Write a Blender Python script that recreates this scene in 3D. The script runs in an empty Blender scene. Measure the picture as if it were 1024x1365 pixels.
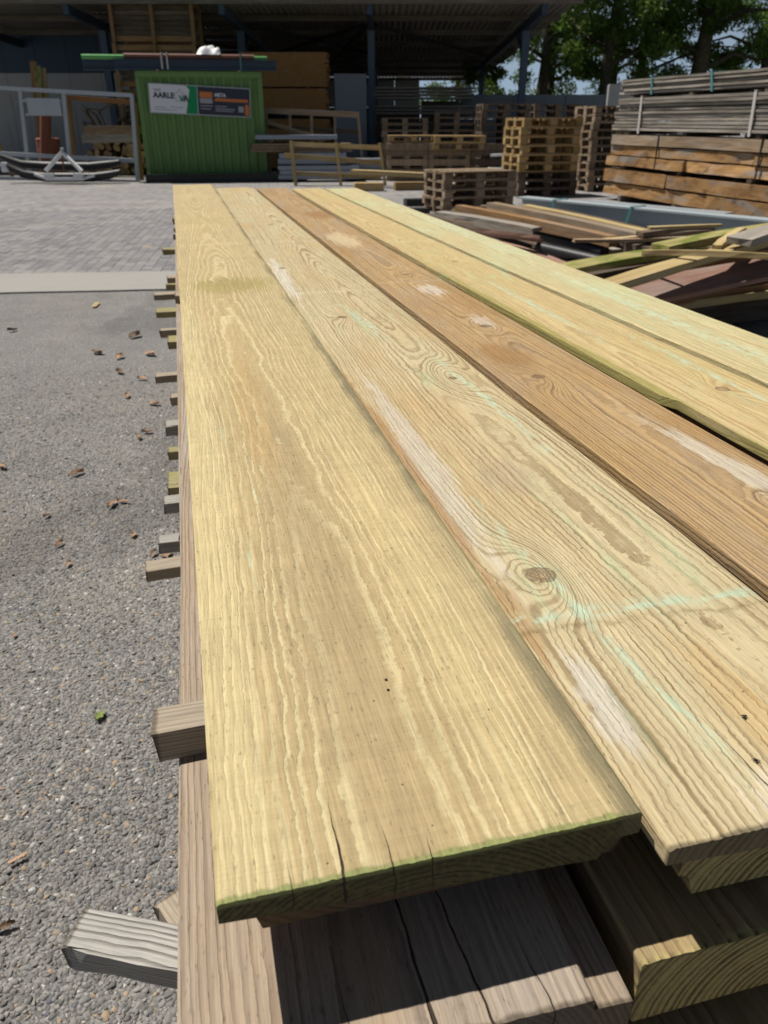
import bpy, math, random
import numpy as np
from mathutils import Vector, Matrix, noise as mnoise

# ------------------------------------------------------------------ scene, camera, light
scene = bpy.context.scene
R = math.radians

cam_data = bpy.data.cameras.new('camera')
cam = bpy.data.objects.new('camera', cam_data)
scene.collection.objects.link(cam)
scene.camera = cam
cam.location = (0.0, 0.0, 1.3)
cam.rotation_euler = (R(90 - 27.0), 0, 0)
cam_data.sensor_fit = 'VERTICAL'
cam_data.sensor_height = 36.0
cam_data.sensor_width = 27.0
cam_data.lens = 27.03
cam_data.clip_start = 0.02
cam_data.clip_end = 2000
cam_data.dof.use_dof = True
cam_data.dof.focus_distance = 0.62
cam_data.dof.aperture_fstop = 16.0

TO_SUN = Vector((-0.468, 0.223, 1.0)).normalized()
sun_elev = math.asin(TO_SUN.z)
sun_azim = math.atan2(TO_SUN.x, TO_SUN.y)          # clockwise from +Y

world = bpy.data.worlds.new('World')
scene.world = world
world.use_nodes = True
wnt = world.node_tree
wnt.nodes.clear()
wo = wnt.nodes.new('ShaderNodeOutputWorld')
wb = wnt.nodes.new('ShaderNodeBackground')
sky = wnt.nodes.new('ShaderNodeTexSky')
sky.sky_type = 'NISHITA'
sky.sun_disc = False
sky.sun_elevation = sun_elev
sky.sun_rotation = sun_azim
sky.altitude = 10
sky.air_density = 1.0
sky.dust_density = 0.3
sky.ozone_density = 0.8
wtc = wnt.nodes.new('ShaderNodeTexCoord')
wmap = wnt.nodes.new('ShaderNodeMapping')
wmap.inputs['Scale'].default_value = (1.0, 1.0, 2.6)
wn = wnt.nodes.new('ShaderNodeTexNoise')
wn.inputs['Scale'].default_value = 2.6
wn.inputs['Detail'].default_value = 7
wr = wnt.nodes.new('ShaderNodeMapRange')
wr.inputs['From Min'].default_value = 0.60
wr.inputs['From Max'].default_value = 0.84
wmix = wnt.nodes.new('ShaderNodeMix')
wmix.data_type = 'RGBA'
wmix.inputs['B'].default_value = (9.0, 10.8, 13.0, 1)      # sunlit cloud
wnt.links.new(wtc.outputs['Generated'], wmap.inputs['Vector'])
wnt.links.new(wmap.outputs['Vector'], wn.inputs['Vector'])
wnt.links.new(wn.outputs['Fac'], wr.inputs['Value'])
wnt.links.new(wr.outputs['Result'], wmix.inputs['Factor'])
# pale blue haze low over the horizon, the same all round
wsep = wnt.nodes.new('ShaderNodeSeparateXYZ')
whz = wnt.nodes.new('ShaderNodeMapRange')
whz.interpolation_type = 'SMOOTHSTEP'
whz.inputs['From Min'].default_value = 0.0
whz.inputs['From Max'].default_value = 0.22
whz.inputs['To Min'].default_value = 0.85
whz.inputs['To Max'].default_value = 0.0
wmix0 = wnt.nodes.new('ShaderNodeMix')
wmix0.data_type = 'RGBA'
wmix0.inputs['B'].default_value = (5.6, 7.6, 10.2, 1)
wnt.links.new(wtc.outputs['Generated'], wsep.inputs[0])
wnt.links.new(wsep.outputs['Z'], whz.inputs['Value'])
wnt.links.new(whz.outputs['Result'], wmix0.inputs['Factor'])
# even tint mixed into the whole sky, added to neutralise blue shadows
wtint = wnt.nodes.new('ShaderNodeMix')
wtint.data_type = 'RGBA'
wtint.inputs['Factor'].default_value = 0.5
wtint.inputs['B'].default_value = (1.25, 1.15, 1.05, 1)
wnt.links.new(sky.outputs['Color'], wtint.inputs['A'])
wnt.links.new(wtint.outputs['Result'], wmix0.inputs['A'])
wnt.links.new(wmix0.outputs['Result'], wmix.inputs['A'])
wnt.links.new(wmix.outputs['Result'], wb.inputs['Color'])
wb.inputs['Strength'].default_value = 0.05
wnt.links.new(wb.outputs['Background'], wo.inputs['Surface'])

sun_data = bpy.data.lights.new('sun', 'SUN')
sun_data.energy = 5.0
sun_data.angle = R(0.53)
sun_data.color = (1.0, 0.95, 0.87)
sun = bpy.data.objects.new('sun', sun_data)
scene.collection.objects.link(sun)
sun.rotation_euler = TO_SUN.to_track_quat('Z', 'Y').to_euler()
sun.location = (-20, 10, 40)

scene.view_settings.view_transform = 'Standard'
scene.view_settings.look = 'None'
scene.view_settings.exposure = 0.22
scene.view_settings.gamma = 1.0
scene.view_settings.use_curve_mapping = False
scene.render.engine = 'CYCLES'
scene.cycles.use_denoising = True
scene.cycles.max_bounces = 7
scene.cycles.diffuse_bounces = 4
scene.cycles.transparent_max_bounces = 8

COL = scene.collection
random.seed(7)
rng = np.random.default_rng(11)

# ------------------------------------------------------------------ shader expression helper
class X:
    """a socket (or number) in the node tree being built, with arithmetic"""
    nt = None
    def __init__(self, s): self.s = s
    @staticmethod
    def m(op, *args, clamp=False):
        n = X.nt.nodes.new('ShaderNodeMath'); n.operation = op; n.use_clamp = clamp
        for i, a in enumerate(args):
            if isinstance(a, X): X.nt.links.new(a.s, n.inputs[i])
            else: n.inputs[i].default_value = a
        return X(n.outputs[0])
    def __add__(a, b): return X.m('ADD', a, b)
    __radd__ = __add__
    def __sub__(a, b): return X.m('SUBTRACT', a, b)
    def __rsub__(a, b): return X.m('SUBTRACT', b, a)
    def __mul__(a, b): return X.m('MULTIPLY', a, b)
    __rmul__ = __mul__
    def __truediv__(a, b): return X.m('DIVIDE', a, b)
    def __rtruediv__(a, b): return X.m('DIVIDE', b, a)
    def __neg__(a): return X.m('MULTIPLY', a, -1.0)

def xyz(x, y, z):
    n = X.nt.nodes.new('ShaderNodeCombineXYZ')
    for i, a in enumerate((x, y, z)):
        if isinstance(a, X): X.nt.links.new(a.s, n.inputs[i])
        else: n.inputs[i].default_value = a
    return X(n.outputs[0])
def noise(vec, detail=2.0, scale=1.0, rough=0.5, dist=0.0):
    n = X.nt.nodes.new('ShaderNodeTexNoise')
    n.inputs['Scale'].default_value = scale; n.inputs['Detail'].default_value = detail
    n.inputs['Roughness'].default_value = rough; n.inputs['Distortion'].default_value = dist
    X.nt.links.new(vec.s, n.inputs['Vector'])
    return X(n.outputs['Fac'])
def voronoi(vec, scale=1.0, feature='F1', rand=1.0):
    n = X.nt.nodes.new('ShaderNodeTexVoronoi'); n.feature = feature
    n.inputs['Scale'].default_value = scale; n.inputs['Randomness'].default_value = rand
    X.nt.links.new(vec.s, n.inputs['Vector'])
    return X(n.outputs['Distance']), (X(n.outputs['Color']) if 'Color' in n.outputs else None)
def white(v):
    n = X.nt.nodes.new('ShaderNodeTexWhiteNoise'); n.noise_dimensions = '1D'
    X.nt.links.new(v.s, n.inputs['W']); return X(n.outputs['Value'])
def sstep(a, b, x, lo=0.0, hi=1.0):
    n = X.nt.nodes.new('ShaderNodeMapRange'); n.interpolation_type = 'SMOOTHSTEP'
    n.inputs['From Min'].default_value = a; n.inputs['From Max'].default_value = b
    n.inputs['To Min'].default_value = lo; n.inputs['To Max'].default_value = hi
    X.nt.links.new(x.s, n.inputs['Value']); return X(n.outputs['Result'])
def mix(f, a, b):
    n = X.nt.nodes.new('ShaderNodeMix'); n.data_type = 'RGBA'
    for k, v in (('Factor', f), ('A', a), ('B', b)):
        inp = [i for i in n.inputs if i.name == k and (i.type == ('VALUE' if k == 'Factor' else 'RGBA'))][0]
        if isinstance(v, X): X.nt.links.new(v.s, inp)
        elif k == 'Factor': inp.default_value = v
        else: inp.default_value = (*v, 1) if len(v) == 3 else v
    return X([o for o in n.outputs if o.type == 'RGBA'][0])
def scale_col(c, f):
    n = X.nt.nodes.new('ShaderNodeVectorMath'); n.operation = 'SCALE'
    X.nt.links.new(c.s, n.inputs[0])
    if isinstance(f, X): X.nt.links.new(f.s, n.inputs['Scale'])
    else: n.inputs['Scale'].default_value = f
    return X(n.outputs[0])
def sep(v):
    n = X.nt.nodes.new('ShaderNodeSeparateXYZ'); X.nt.links.new(v.s, n.inputs[0])
    return X(n.outputs[0]), X(n.outputs[1]), X(n.outputs[2])
def coords(which='Object'):
    n = X.nt.nodes.new('ShaderNodeTexCoord'); return sep(X(n.outputs[which]))
def obj_random():
    n = X.nt.nodes.new('ShaderNodeObjectInfo'); return X(n.outputs['Random'])
def attr(name):
    n = X.nt.nodes.new('ShaderNodeAttribute'); n.attribute_name = name; return X(n.outputs['Fac'])
def gauss(dx, dy):
    return X.m('EXPONENT', -(dx * dx + dy * dy))
def new_mat(name):
    m = bpy.data.materials.new(name); m.use_nodes = True
    X.nt = m.node_tree; X.nt.nodes.clear(); return m
def finish(m, col, rough=0.8, spec=0.25, bump=None, bump_dist=0.001, bump_str=1.0, metal=0.0):
    nt = X.nt
    out = nt.nodes.new('ShaderNodeOutputMaterial'); b = nt.nodes.new('ShaderNodeBsdfPrincipled')
    if isinstance(col, X): nt.links.new(col.s, b.inputs['Base Color'])
    else: b.inputs['Base Color'].default_value = (*col, 1)
    if isinstance(rough, X): nt.links.new(rough.s, b.inputs['Roughness'])
    else: b.inputs['Roughness'].default_value = rough
    b.inputs['Specular IOR Level'].default_value = spec
    b.inputs['Metallic'].default_value = metal
    if bump is not None:
        bn = nt.nodes.new('ShaderNodeBump')
        bn.inputs['Distance'].default_value = bump_dist; bn.inputs['Strength'].default_value = bump_str
        nt.links.new(bump.s, bn.inputs['Height']); nt.links.new(bn.outputs[0], b.inputs['Normal'])
    nt.links.new(b.outputs[0], out.inputs['Surface'])
    return m

# ------------------------------------------------------------------ materials
def ring_wood(name, early, late, spacing, cx, cz, seed=0.0, taper=0.004, contrast=0.8, wob=1.0, drift=0.05,
              knots=(), patches=(), cracks=(), lines=(), bands=(), green=0.0, grey=0.0, tint=None, tint_amt=0.4,
              saw=0.0, width=0.197, edge_green=0.0, edge_dark=0.0, rough=0.72, dots=0.0, relief=0.0005,
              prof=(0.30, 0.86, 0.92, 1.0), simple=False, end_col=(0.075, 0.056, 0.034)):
    """board wood cut from a log: growth rings round a wandering pith line, so faces and ends agree"""
    m = new_mat(name)
    x, y, z = coords('Object')
    n_lo = noise(xyz(x * 2.0, y * 1.15, z * 2.0 + seed), 1.5) - 0.5
    n_lo2 = noise(xyz(x * 2.0 + 9.3, y * 0.9, z * 2.0 + seed * 1.7), 1.5) - 0.5
    n_mid = noise(xyz(x * 16, y * 5.5, z * 16 + seed + 3.1), 2.0) - 0.5
    n_fin = noise(xyz(x * 75, y * 40, z * 75 + seed + 6.2), 2.5, rough=0.6) - 0.5
    dx = x - cx + n_lo * drift
    dz = z - cz + n_lo2 * drift
    r = X.m('SQRT', dx * dx + dz * dz) + y * taper + n_mid * (0.010 * wob) + n_fin * (0.0026 * wob) + (noise(xyz(x * 14, y * 110, z * 14 + seed), 2.0) - 0.5) * (0.0016 * wob) + (noise(xyz(x * 210, y * 240, z * 210 + seed), 2.0) - 0.5) * (0.0013 * wob)
    kmask = None
    for k in knots:
        kx, ky, amp, sx, sy, kr = k[:6]
        ux = (x - kx); uy = (y - ky)
        r = r + gauss(ux / sx, uy / sy) * amp
        rr = X.m('SQRT', ux * ux + uy * uy) + n_fin * 0.005 + n_mid * 0.004
        km = sstep(kr * 0.75, kr * 1.1, rr, 1.0, 0.0)
        ring = sstep(kr * 0.80, kr * 1.0, rr) * sstep(kr * 1.0, kr * 1.22, rr, 1.0, 0.0) * sstep(0.3, 0.5, noise(xyz(x * 150, y * 150, seed), 2.0))
        inner = X.m('FRACT', rr / (kr * 0.22))
        kmask = (km, ring, inner) if kmask is None else (X.m('MAXIMUM', kmask[0], km), X.m('MAXIMUM', kmask[1], ring),
                                                        X.m('MINIMUM', kmask[2], inner))
    q = r / spacing + n_lo * 2.0 + noise(xyz(r * 140.0, seed, 0.0), 1.0) * 1.7
    t = X.m('FRACT', q)
    lt = sstep(prof[0], prof[1], t) * sstep(prof[2], prof[3], t, 1.0, 0.0)
    strength = white(X.m('FLOOR', q)) * 0.6 + 0.4
    lt = lt * strength * (noise(xyz(x * 22, y * 4.5, z * 10 + seed), 3.0) * 1.2 + 0.1 + noise(xyz(x * 130, y * 22, z * 60 + seed), 3.0, rough=0.65) * 0.55)
    fib = noise(xyz(x * 1000, y * 30, z * 1000 + seed), 2.0)
    fib2 = noise(xyz(x * 240, y * 9, z * 240 + seed), 3.0, rough=0.6)
    col = mix(X.m('MINIMUM', lt * contrast, 1.0), early, late)
    if tint:
        tm = sstep(0.42, 0.72, noise(xyz(x * 9, y * 2.2, z * 9 + seed + 20), 4.0, rough=0.6)) * tint_amt
        col = mix(tm, col, tint)
    if grey:
        gm = sstep(0.38, 0.72, noise(xyz(x * 14, y * 3.0, z * 5 + seed + 31), 5.0, rough=0.7)) * grey
        col = mix(gm, col, (0.30, 0.28, 0.255))
    if green:
        g1 = sstep(0.52, 0.72, noise(xyz(x * 55, y * 6, z * 20 + seed + 41), 4.0, rough=0.65))
        g2 = sstep(0.44, 0.64, noise(xyz(x * 7, y * 1.7, z * 3 + seed + 47), 3.0))
        col = mix(g1 * g2 * green, col, (0.36, 0.46, 0.28))
    for (px, py, sx, sy, slope, c, amt) in patches:
        ddx = (x - px - (y - py) * slope + n_mid * 0.014 + n_fin * 0.006) / sx
        ddy = (y - py + n_mid * 0.05) / sy
        g = sstep(0.25, 0.70, gauss(ddx, ddy) + (fib2 - 0.5) * 1.3 + n_fin * 0.7 - lt * 0.22)
        col = mix(g * amt, col, c)
    for (px, py, ly, slope, w, c, amt) in lines:                    # streaks running with the grain
        ddx = (x - px - (y - py) * slope + n_mid * 0.020 + n_fin * 0.008) / w
        g = gauss(ddx, (y - py) / ly) * sstep(0.38, 0.66, noise(xyz(x * 120, y * 40, z + seed), 4.0, rough=0.65))
        col = mix(X.m('MINIMUM', g * amt, 0.9), col, c)
    for (py, slope, w, c, amt) in bands:                            # marks left by cross laths
        ddy = (y - py - x * slope + n_mid * 0.016 + n_fin * 0.010) / w
        g = X.m('EXPONENT', -(ddy * ddy)) * sstep(0.36, 0.66, noise(xyz(x * 45, y * 90, z + seed + 3), 4.0, rough=0.65))
        col = mix(X.m('MINIMUM', g * amt, 0.85), col, c)
    if end_col:                                                     # weathered sawn end; default tone darkened further to paint in its shade
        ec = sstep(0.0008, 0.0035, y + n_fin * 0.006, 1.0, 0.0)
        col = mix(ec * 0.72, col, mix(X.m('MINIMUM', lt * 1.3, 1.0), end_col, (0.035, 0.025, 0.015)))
    if edge_green:
        hf = noise(xyz(x * 520, y * 160, z * 200), 3.0) - 0.5
        eg = sstep(0.0006, 0.0042, y + n_fin * 0.005 + hf * 0.006, 1.0, 0.0)
        er = sstep(width - 0.005, width - 0.001, x + n_fin * 0.006) * 0.6
        end = sstep(-0.0035, -0.0012, z)
        moss = mix(end, mix(X.m('MINIMUM', lt * 1.3, 1.0), (0.085, 0.070, 0.032), (0.028, 0.024, 0.010)), (0.25, 0.27, 0.10))  # green mossy rim; end face below it darkened to paint in its shade
        moss = mix(sstep(0.45, 0.65, fib2) * 0.5, moss, (0.13, 0.125, 0.04))
        col = mix(X.m('MAXIMUM', eg, er) * edge_green, col, moss)
    if edge_dark:
        er = sstep(width - 0.016, width - 0.003, x + n_mid * 0.016 + n_fin * 0.008) * sstep(0.30, 0.55, noise(xyz(x * 30, y * 3.5, seed), 3))
        col = mix(er * edge_dark, col, (0.145, 0.125, 0.075))
    if kmask:
        kc = mix(sstep(0.15, 0.75, kmask[2] + n_fin), (0.13, 0.08, 0.04), (0.50, 0.37, 0.215))
        col = mix(kmask[0] * 0.85, col, kc)
        col = mix(kmask[1] * 0.7, col, (0.085, 0.05, 0.03))
    if not simple:
        pores = sstep(0.60, 0.74, noise(xyz(x * 620, y * 150, z * 620 + seed), 2.0))
        col = scale_col(col, 1.0 - pores * 0.34)
    if dots:
        vd, vc = voronoi(xyz(x + n_fin * 0.01, y, z), 120.0)
        pick = sstep(0.60, 0.64, noise(xyz(x * 60, y * 40, z + seed + 60), 1.0))
        dm = sstep(0.05, 0.12, vd, 1.0, 0.0) * pick
        col = mix(dm * dots, col, (0.06, 0.04, 0.025))
    height = lt * -0.6 + fib * 0.35 + fib2 * 0.45
    if saw:
        sw = noise(xyz(x * 5, y * 620, z * 5 + seed), 4.0, rough=0.7)
        sw2 = noise(xyz(x * 3, y * 95, z * 3 + seed), 2.0)
        col = scale_col(col, (sw - 0.5) * saw + (sw2 - 0.5) * saw * 0.5 + 1.0)
        height = height + sw * 0.4
    for (px, y0, y1, w, slope) in cracks:
        ddx = X.m('ABSOLUTE', x - px - y * slope + n_fin * 0.0045 + n_mid * 0.006)
        wid = sstep(y0, y1, y, w, 0.0)
        cm = sstep(0.0, 1.0, (wid - ddx) / (w * 0.45)) * sstep(y1 * 0.97, y1, y, 1.0, 0.0)
        col = mix(cm, col, (0.035, 0.024, 0.015))
        height = height - cm * 4.0
    fib3 = noise(xyz(x * 480, y * 17, z * 480 + seed), 3.0, rough=0.7)
    col = scale_col(col, (fib - 0.5) * 0.65 + (fib2 - 0.5) * 0.45 + (fib3 - 0.5) * 0.55 + 1.0)
    height = height + fib3 * 0.4
    return finish(m, col, rough=rough, spec=0.22, bump=height, bump_dist=relief)

def plank_wood(name, a, b, grey=(0.30, 0.28, 0.26), grey_amt=0.3, vary=0.35, freq=45.0, moss=0.0, rough=0.85, stain=0.0):
    """sawn timber seen from further off: grain along local Y, tone varied from piece to piece"""
    m = new_mat(name)
    x, y, z = coords('Object')
    rnd = obj_random()
    s = rnd * 37.0
    n1 = noise(xyz(x * freq + s, y * 2.0 + s, z * freq), 4.0, rough=0.65)
    n2 = noise(xyz(x * 7 + s, y * 1.3, z * 7 + s), 3.0)
    n3 = noise(xyz(x * freq * 5, y * 10 + s, z * freq * 5), 2.0)
    col = mix(sstep(0.3, 0.7, n1), a, b)
    col = mix(sstep(0.45, 0.75, n2) * grey_amt, col, grey)
    if moss:
        col = mix(sstep(0.45, 0.62, noise(xyz(x * 12 + s, y * 5, z * 12), 4.0)) * moss, col, (0.13, 0.16, 0.03))
    if stain:
        col = mix(sstep(0.55, 0.72, noise(xyz(x * 6 + s, y * 4, z * 6 + 5), 4.0)) * stain, col, (0.07, 0.045, 0.03))
    col = scale_col(col, (rnd - 0.5) * vary + 1.0 + (n3 - 0.5) * 0.25)
    return finish(m, col, rough=rough, spec=0.15, bump=n1 + n3 * 0.5, bump_dist=0.002)

def paint(name, c, rough=0.5, vary=0.12, dirt=0.25, dirt_col=(0.08, 0.07, 0.055), scale=3.0, spec=0.35, metal=0.0, streak=False):
    m = new_mat(name)
    x, y, z = coords('Object')
    s = obj_random() * 19.0
    n1 = noise(xyz(x * scale + s, y * scale, z * scale * (0.25 if streak else 1.0)), 5.0, rough=0.65)
    n2 = noise(xyz(x * scale * 12, y * scale * 12 + s, z * scale * (3 if streak else 12)), 3.0)
    col = mix(sstep(0.48, 0.80, n1) * dirt + sstep(0.60, 0.78, n2) * dirt * 0.6, c, dirt_col)
    col = scale_col(col, (n1 - 0.5) * vary + (n2 - 0.5) * vary + 1.0)
    return finish(m, col, rough=rough, spec=spec, bump=n2, bump_dist=0.001, metal=metal)

def asphalt():
    m = new_mat('worn_asphalt')
    x, y, z = coords('Object')
    wx = noise(xyz(x * 40, y * 40, 0.0), 2.0) - 0.5
    v, c = voronoi(xyz(x + wx * 0.006, y + wx * 0.006, 0.0), 105.0)
    v2, c2 = voronoi(xyz(x, y, 3.3), 230.0)
    cr, cg, cb = sep(c)
    cr2, cg2, cb2 = sep(c2)
    big = noise(xyz(x * 0.8, y * 0.8, 1.0), 5.0, rough=0.6)
    mid = noise(xyz(x * 6, y * 6, 5.0), 4.0)
    stone = mix(cr, (0.13, 0.126, 0.121), (0.30, 0.289, 0.275))
    stone = mix(sstep(0.93, 0.97, cg) * 0.7, stone, (0.40, 0.30, 0.195))
    stone = mix(sstep(0.95, 0.98, cb), stone, (0.50, 0.485, 0.455))
    fines = mix(cr2, (0.112, 0.109, 0.105), (0.245, 0.237, 0.227))
    col = mix(sstep(0.30, 0.52, v), stone, fines)
    dust = sstep(0.50, 0.72, noise(xyz(x * 1.7, y * 1.1, 11.0), 5.0, rough=0.65))
    col = mix(dust * 0.28, col, (0.27, 0.235, 0.195))
    col = scale_col(col, (big - 0.5) * 0.6 + (mid - 0.5) * 0.3 + 1.0)
    stain = sstep(0.52, 0.60, noise(xyz(x * 0.9, y * 0.55, 21.0), 4.0, rough=0.6)) * 0.22
    col = scale_col(col, 1.0 - stain)
    h = sstep(0.1, 0.6, v, 1.0, 0.0) + (0.5 - v2) * 0.3
    return finish(m, col, rough=0.88, spec=0.25, bump=h, bump_dist=0.004)

def pebble_mat():
    m = new_mat('asphalt_pebbles')
    rnd = attr('rnd')
    x, y, z = coords('Object')
    a = X.m('FRACT', rnd * 7.13); b = X.m('FRACT', rnd * 31.7); c = X.m('FRACT', rnd * 77.9)
    col = mix(a, (0.110, 0.106, 0.101), (0.265, 0.255, 0.241))
    col = mix(sstep(0.93, 0.96, b) * 0.7, col, (0.36, 0.26, 0.165))
    col = mix(sstep(0.972, 0.99, c) * 0.8, col, (0.50, 0.485, 0.455))
    col = mix(sstep(0.06, 0.02, b), col, (0.11, 0.115, 0.13))
    n = noise(xyz(x * 600, y * 600, z * 600), 3.0)
    big = noise(xyz(x * 0.8, y * 0.8, 1.0), 5.0, rough=0.6)
    dust = sstep(0.50, 0.72, noise(xyz(x * 1.7, y * 1.1, 11.0), 5.0, rough=0.65))
    col = mix(dust * 0.28, col, (0.27, 0.235, 0.195))
    col = scale_col(col, (n - 0.5) * 0.5 + (big - 0.5) * 0.6 + 1.0)
    stain = sstep(0.52, 0.60, noise(xyz(x * 0.9, y * 0.55, 21.0), 4.0, rough=0.6)) * 0.22
    col = scale_col(col, 1.0 - stain)
    return finish(m, col, rough=0.75, spec=0.35, bump=n, bump_dist=0.0008)

def leaf_mat(name, c1, c2, trans=0.35):
    m = new_mat(name)
    rnd = attr('rnd')
    col = mix(rnd, c1, c2)
    nt = X.nt
    out = nt.nodes.new('ShaderNodeOutputMaterial')
    b = nt.nodes.new('ShaderNodeBsdfPrincipled'); b.inputs['Roughness'].default_value = 0.5
    b.inputs['Specular IOR Level'].default_value = 0.3
    tr = nt.nodes.new('ShaderNodeBsdfTranslucent')
    ms = nt.nodes.new('ShaderNodeMixShader'); ms.inputs[0].default_value = trans
    nt.links.new(col.s, b.inputs['Base Color']); nt.links.new(col.s, tr.inputs['Color'])
    nt.links.new(b.outputs[0], ms.inputs[1]); nt.links.new(tr.outputs[0], ms.inputs[2])
    nt.links.new(ms.outputs[0], out.inputs['Surface'])
    return m

def plain(name, c, rough=0.6, spec=0.3):
    m = new_mat(name); return finish(m, c, rough=rough, spec=spec)

def brick_mat():
    m = new_mat('paving_brick')
    x, y, z = coords('Object')
    rnd = obj_random()
    g = X.nt.nodes.new('ShaderNodeNewGeometry'); px, py, pz = sep(X(g.outputs['Position']))
    isl = X(g.outputs['Random Per Island'])
    mixr = X.m('FRACT', isl * 5.7 + rnd)
    n = noise(xyz(px * 0.7, py * 0.5, 0.0), 4.0)
    f = noise(xyz(px * 90, py * 90, 0.0), 3.0)
    col = mix(mixr, (0.155, 0.151, 0.157), (0.23, 0.220, 0.221))
    dirt = sstep(0.50, 0.70, noise(xyz(px * 0.5, py * 2.2, 7.0), 5.0, rough=0.65))
    col = mix(dirt * 0.45, col, (0.30, 0.285, 0.255))
    col = scale_col(col, (n - 0.5) * 0.35 + (f - 0.5) * 0.35 + 1.0)
    return finish(m, col, rough=0.85, spec=0.2, bump=f, bump_dist=0.002)

def concrete_mat(name, c, scale=3.0, amt=0.35):
    m = new_mat(name)
    x, y, z = coords('Object')
    n = noise(xyz(x * scale, y * scale, z * scale), 6.0, rough=0.65)
    f = noise(xyz(x * 120, y * 120, z * 120), 3.0)
    col = scale_col(mix(sstep(0.5, 0.75, n) * 0.5, c, (c[0] * 0.7, c[1] * 0.69, c[2] * 0.66)), (n - 0.5) * amt + (f - 0.5) * 0.25 + 1.0)
    return finish(m, col, rough=0.9, spec=0.2, bump=f, bump_dist=0.001)

def paving_far_mat():
    """joint sand and, past the built bricks, the same bricks too far off to pick apart"""
    m = new_mat('paving_bed')
    x, y, z = coords('Object')
    bt = X.nt.nodes.new('ShaderNodeTexBrick')
    bt.offset = 0.5; bt.inputs['Scale'].default_value = 1.0
    bt.inputs['Brick Width'].default_value = 0.2; bt.inputs['Row Height'].default_value = 0.1
    bt.inputs['Mortar Size'].default_value = 0.004
    bt.inputs['Color1'].default_value = (0.155, 0.151, 0.157, 1); bt.inputs['Color2'].default_value = (0.23, 0.220, 0.221, 1)
    bt.inputs['Mortar'].default_value = (0.30, 0.285, 0.255, 1)
    X.nt.links.new(xyz(y, x, 0.0).s, bt.inputs['Vector'])
    far = X.m('MAXIMUM', sstep(6.2, 6.4, y), X.m('MAXIMUM', sstep(4.38, 4.42, x), sstep(-9.52, -9.48, x, 1.0, 0.0)))
    n = noise(xyz(x * 0.7, y * 0.5, 0.0), 4.0)
    col = mix(far, (0.30, 0.285, 0.255), X(bt.outputs['Color']))
    dirt = sstep(0.46, 0.66, noise(xyz(x * 0.5, y * 2.2, 7.0), 5.0, rough=0.65))
    col = mix(dirt * 0.55, col, (0.30, 0.285, 0.255))
    col = scale_col(col, (n - 0.5) * 0.3 + 1.0)
    return finish(m, col, rough=0.9, spec=0.2)

M = {}
COPPER = (0.40, 0.47, 0.335)
BLEACH = (0.48, 0.445, 0.375)
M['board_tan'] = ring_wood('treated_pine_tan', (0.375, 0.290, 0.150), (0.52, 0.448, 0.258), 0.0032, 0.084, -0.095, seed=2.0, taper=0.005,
    contrast=1.05, wob=0.72, drift=0.05, saw=0.34, width=0.197, edge_green=0.95, edge_dark=0.8, tint=(0.50, 0.375, 0.185), tint_amt=0.35,
    cracks=((0.054, 0.0, 0.056, 0.00062, 0.0), (0.077, 0.0, 0.030, 0.00038, -0.03), (0.031, 0.0, 0.018, 0.00025, 0.0), (0.094, 0.0, 0.015, 0.00028, 0.02)),
    patches=((0.082, 0.30, 0.034, 0.50, 0.0, (0.315, 0.240, 0.130), 0.60), (0.010, 0.45, 0.022, 0.9, 0.0, (0.53, 0.445, 0.24), 0.5), (0.150, 0.25, 0.02, 0.3, 0.0, (0.50, 0.41, 0.21), 0.35), (0.105, 1.37, 0.09, 0.10, 0.0, (0.29, 0.235, 0.09), 0.85),
             (0.08, 2.5, 0.09, 0.12, 0.0, (0.36, 0.29, 0.13), 0.5), (0.10, 1.95, 0.1, 0.02, 0.0, (0.56, 0.48, 0.29), 0.3), (0.07, 0.62, 0.02, 0.22, 0.02, (0.40, 0.28, 0.125), 0.55)),
    lines=((0.040, 0.27, 0.03, 0.0, 0.0020, COPPER, 0.9), (0.052, 0.40, 0.03, -0.1, 0.0010, COPPER, 0.9),
           (0.034, 0.55, 0.03, 0.0, 0.002, COPPER, 0.8)), dots=0.8, prof=(0.52, 0.80, 0.90, 1.0))
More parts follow.
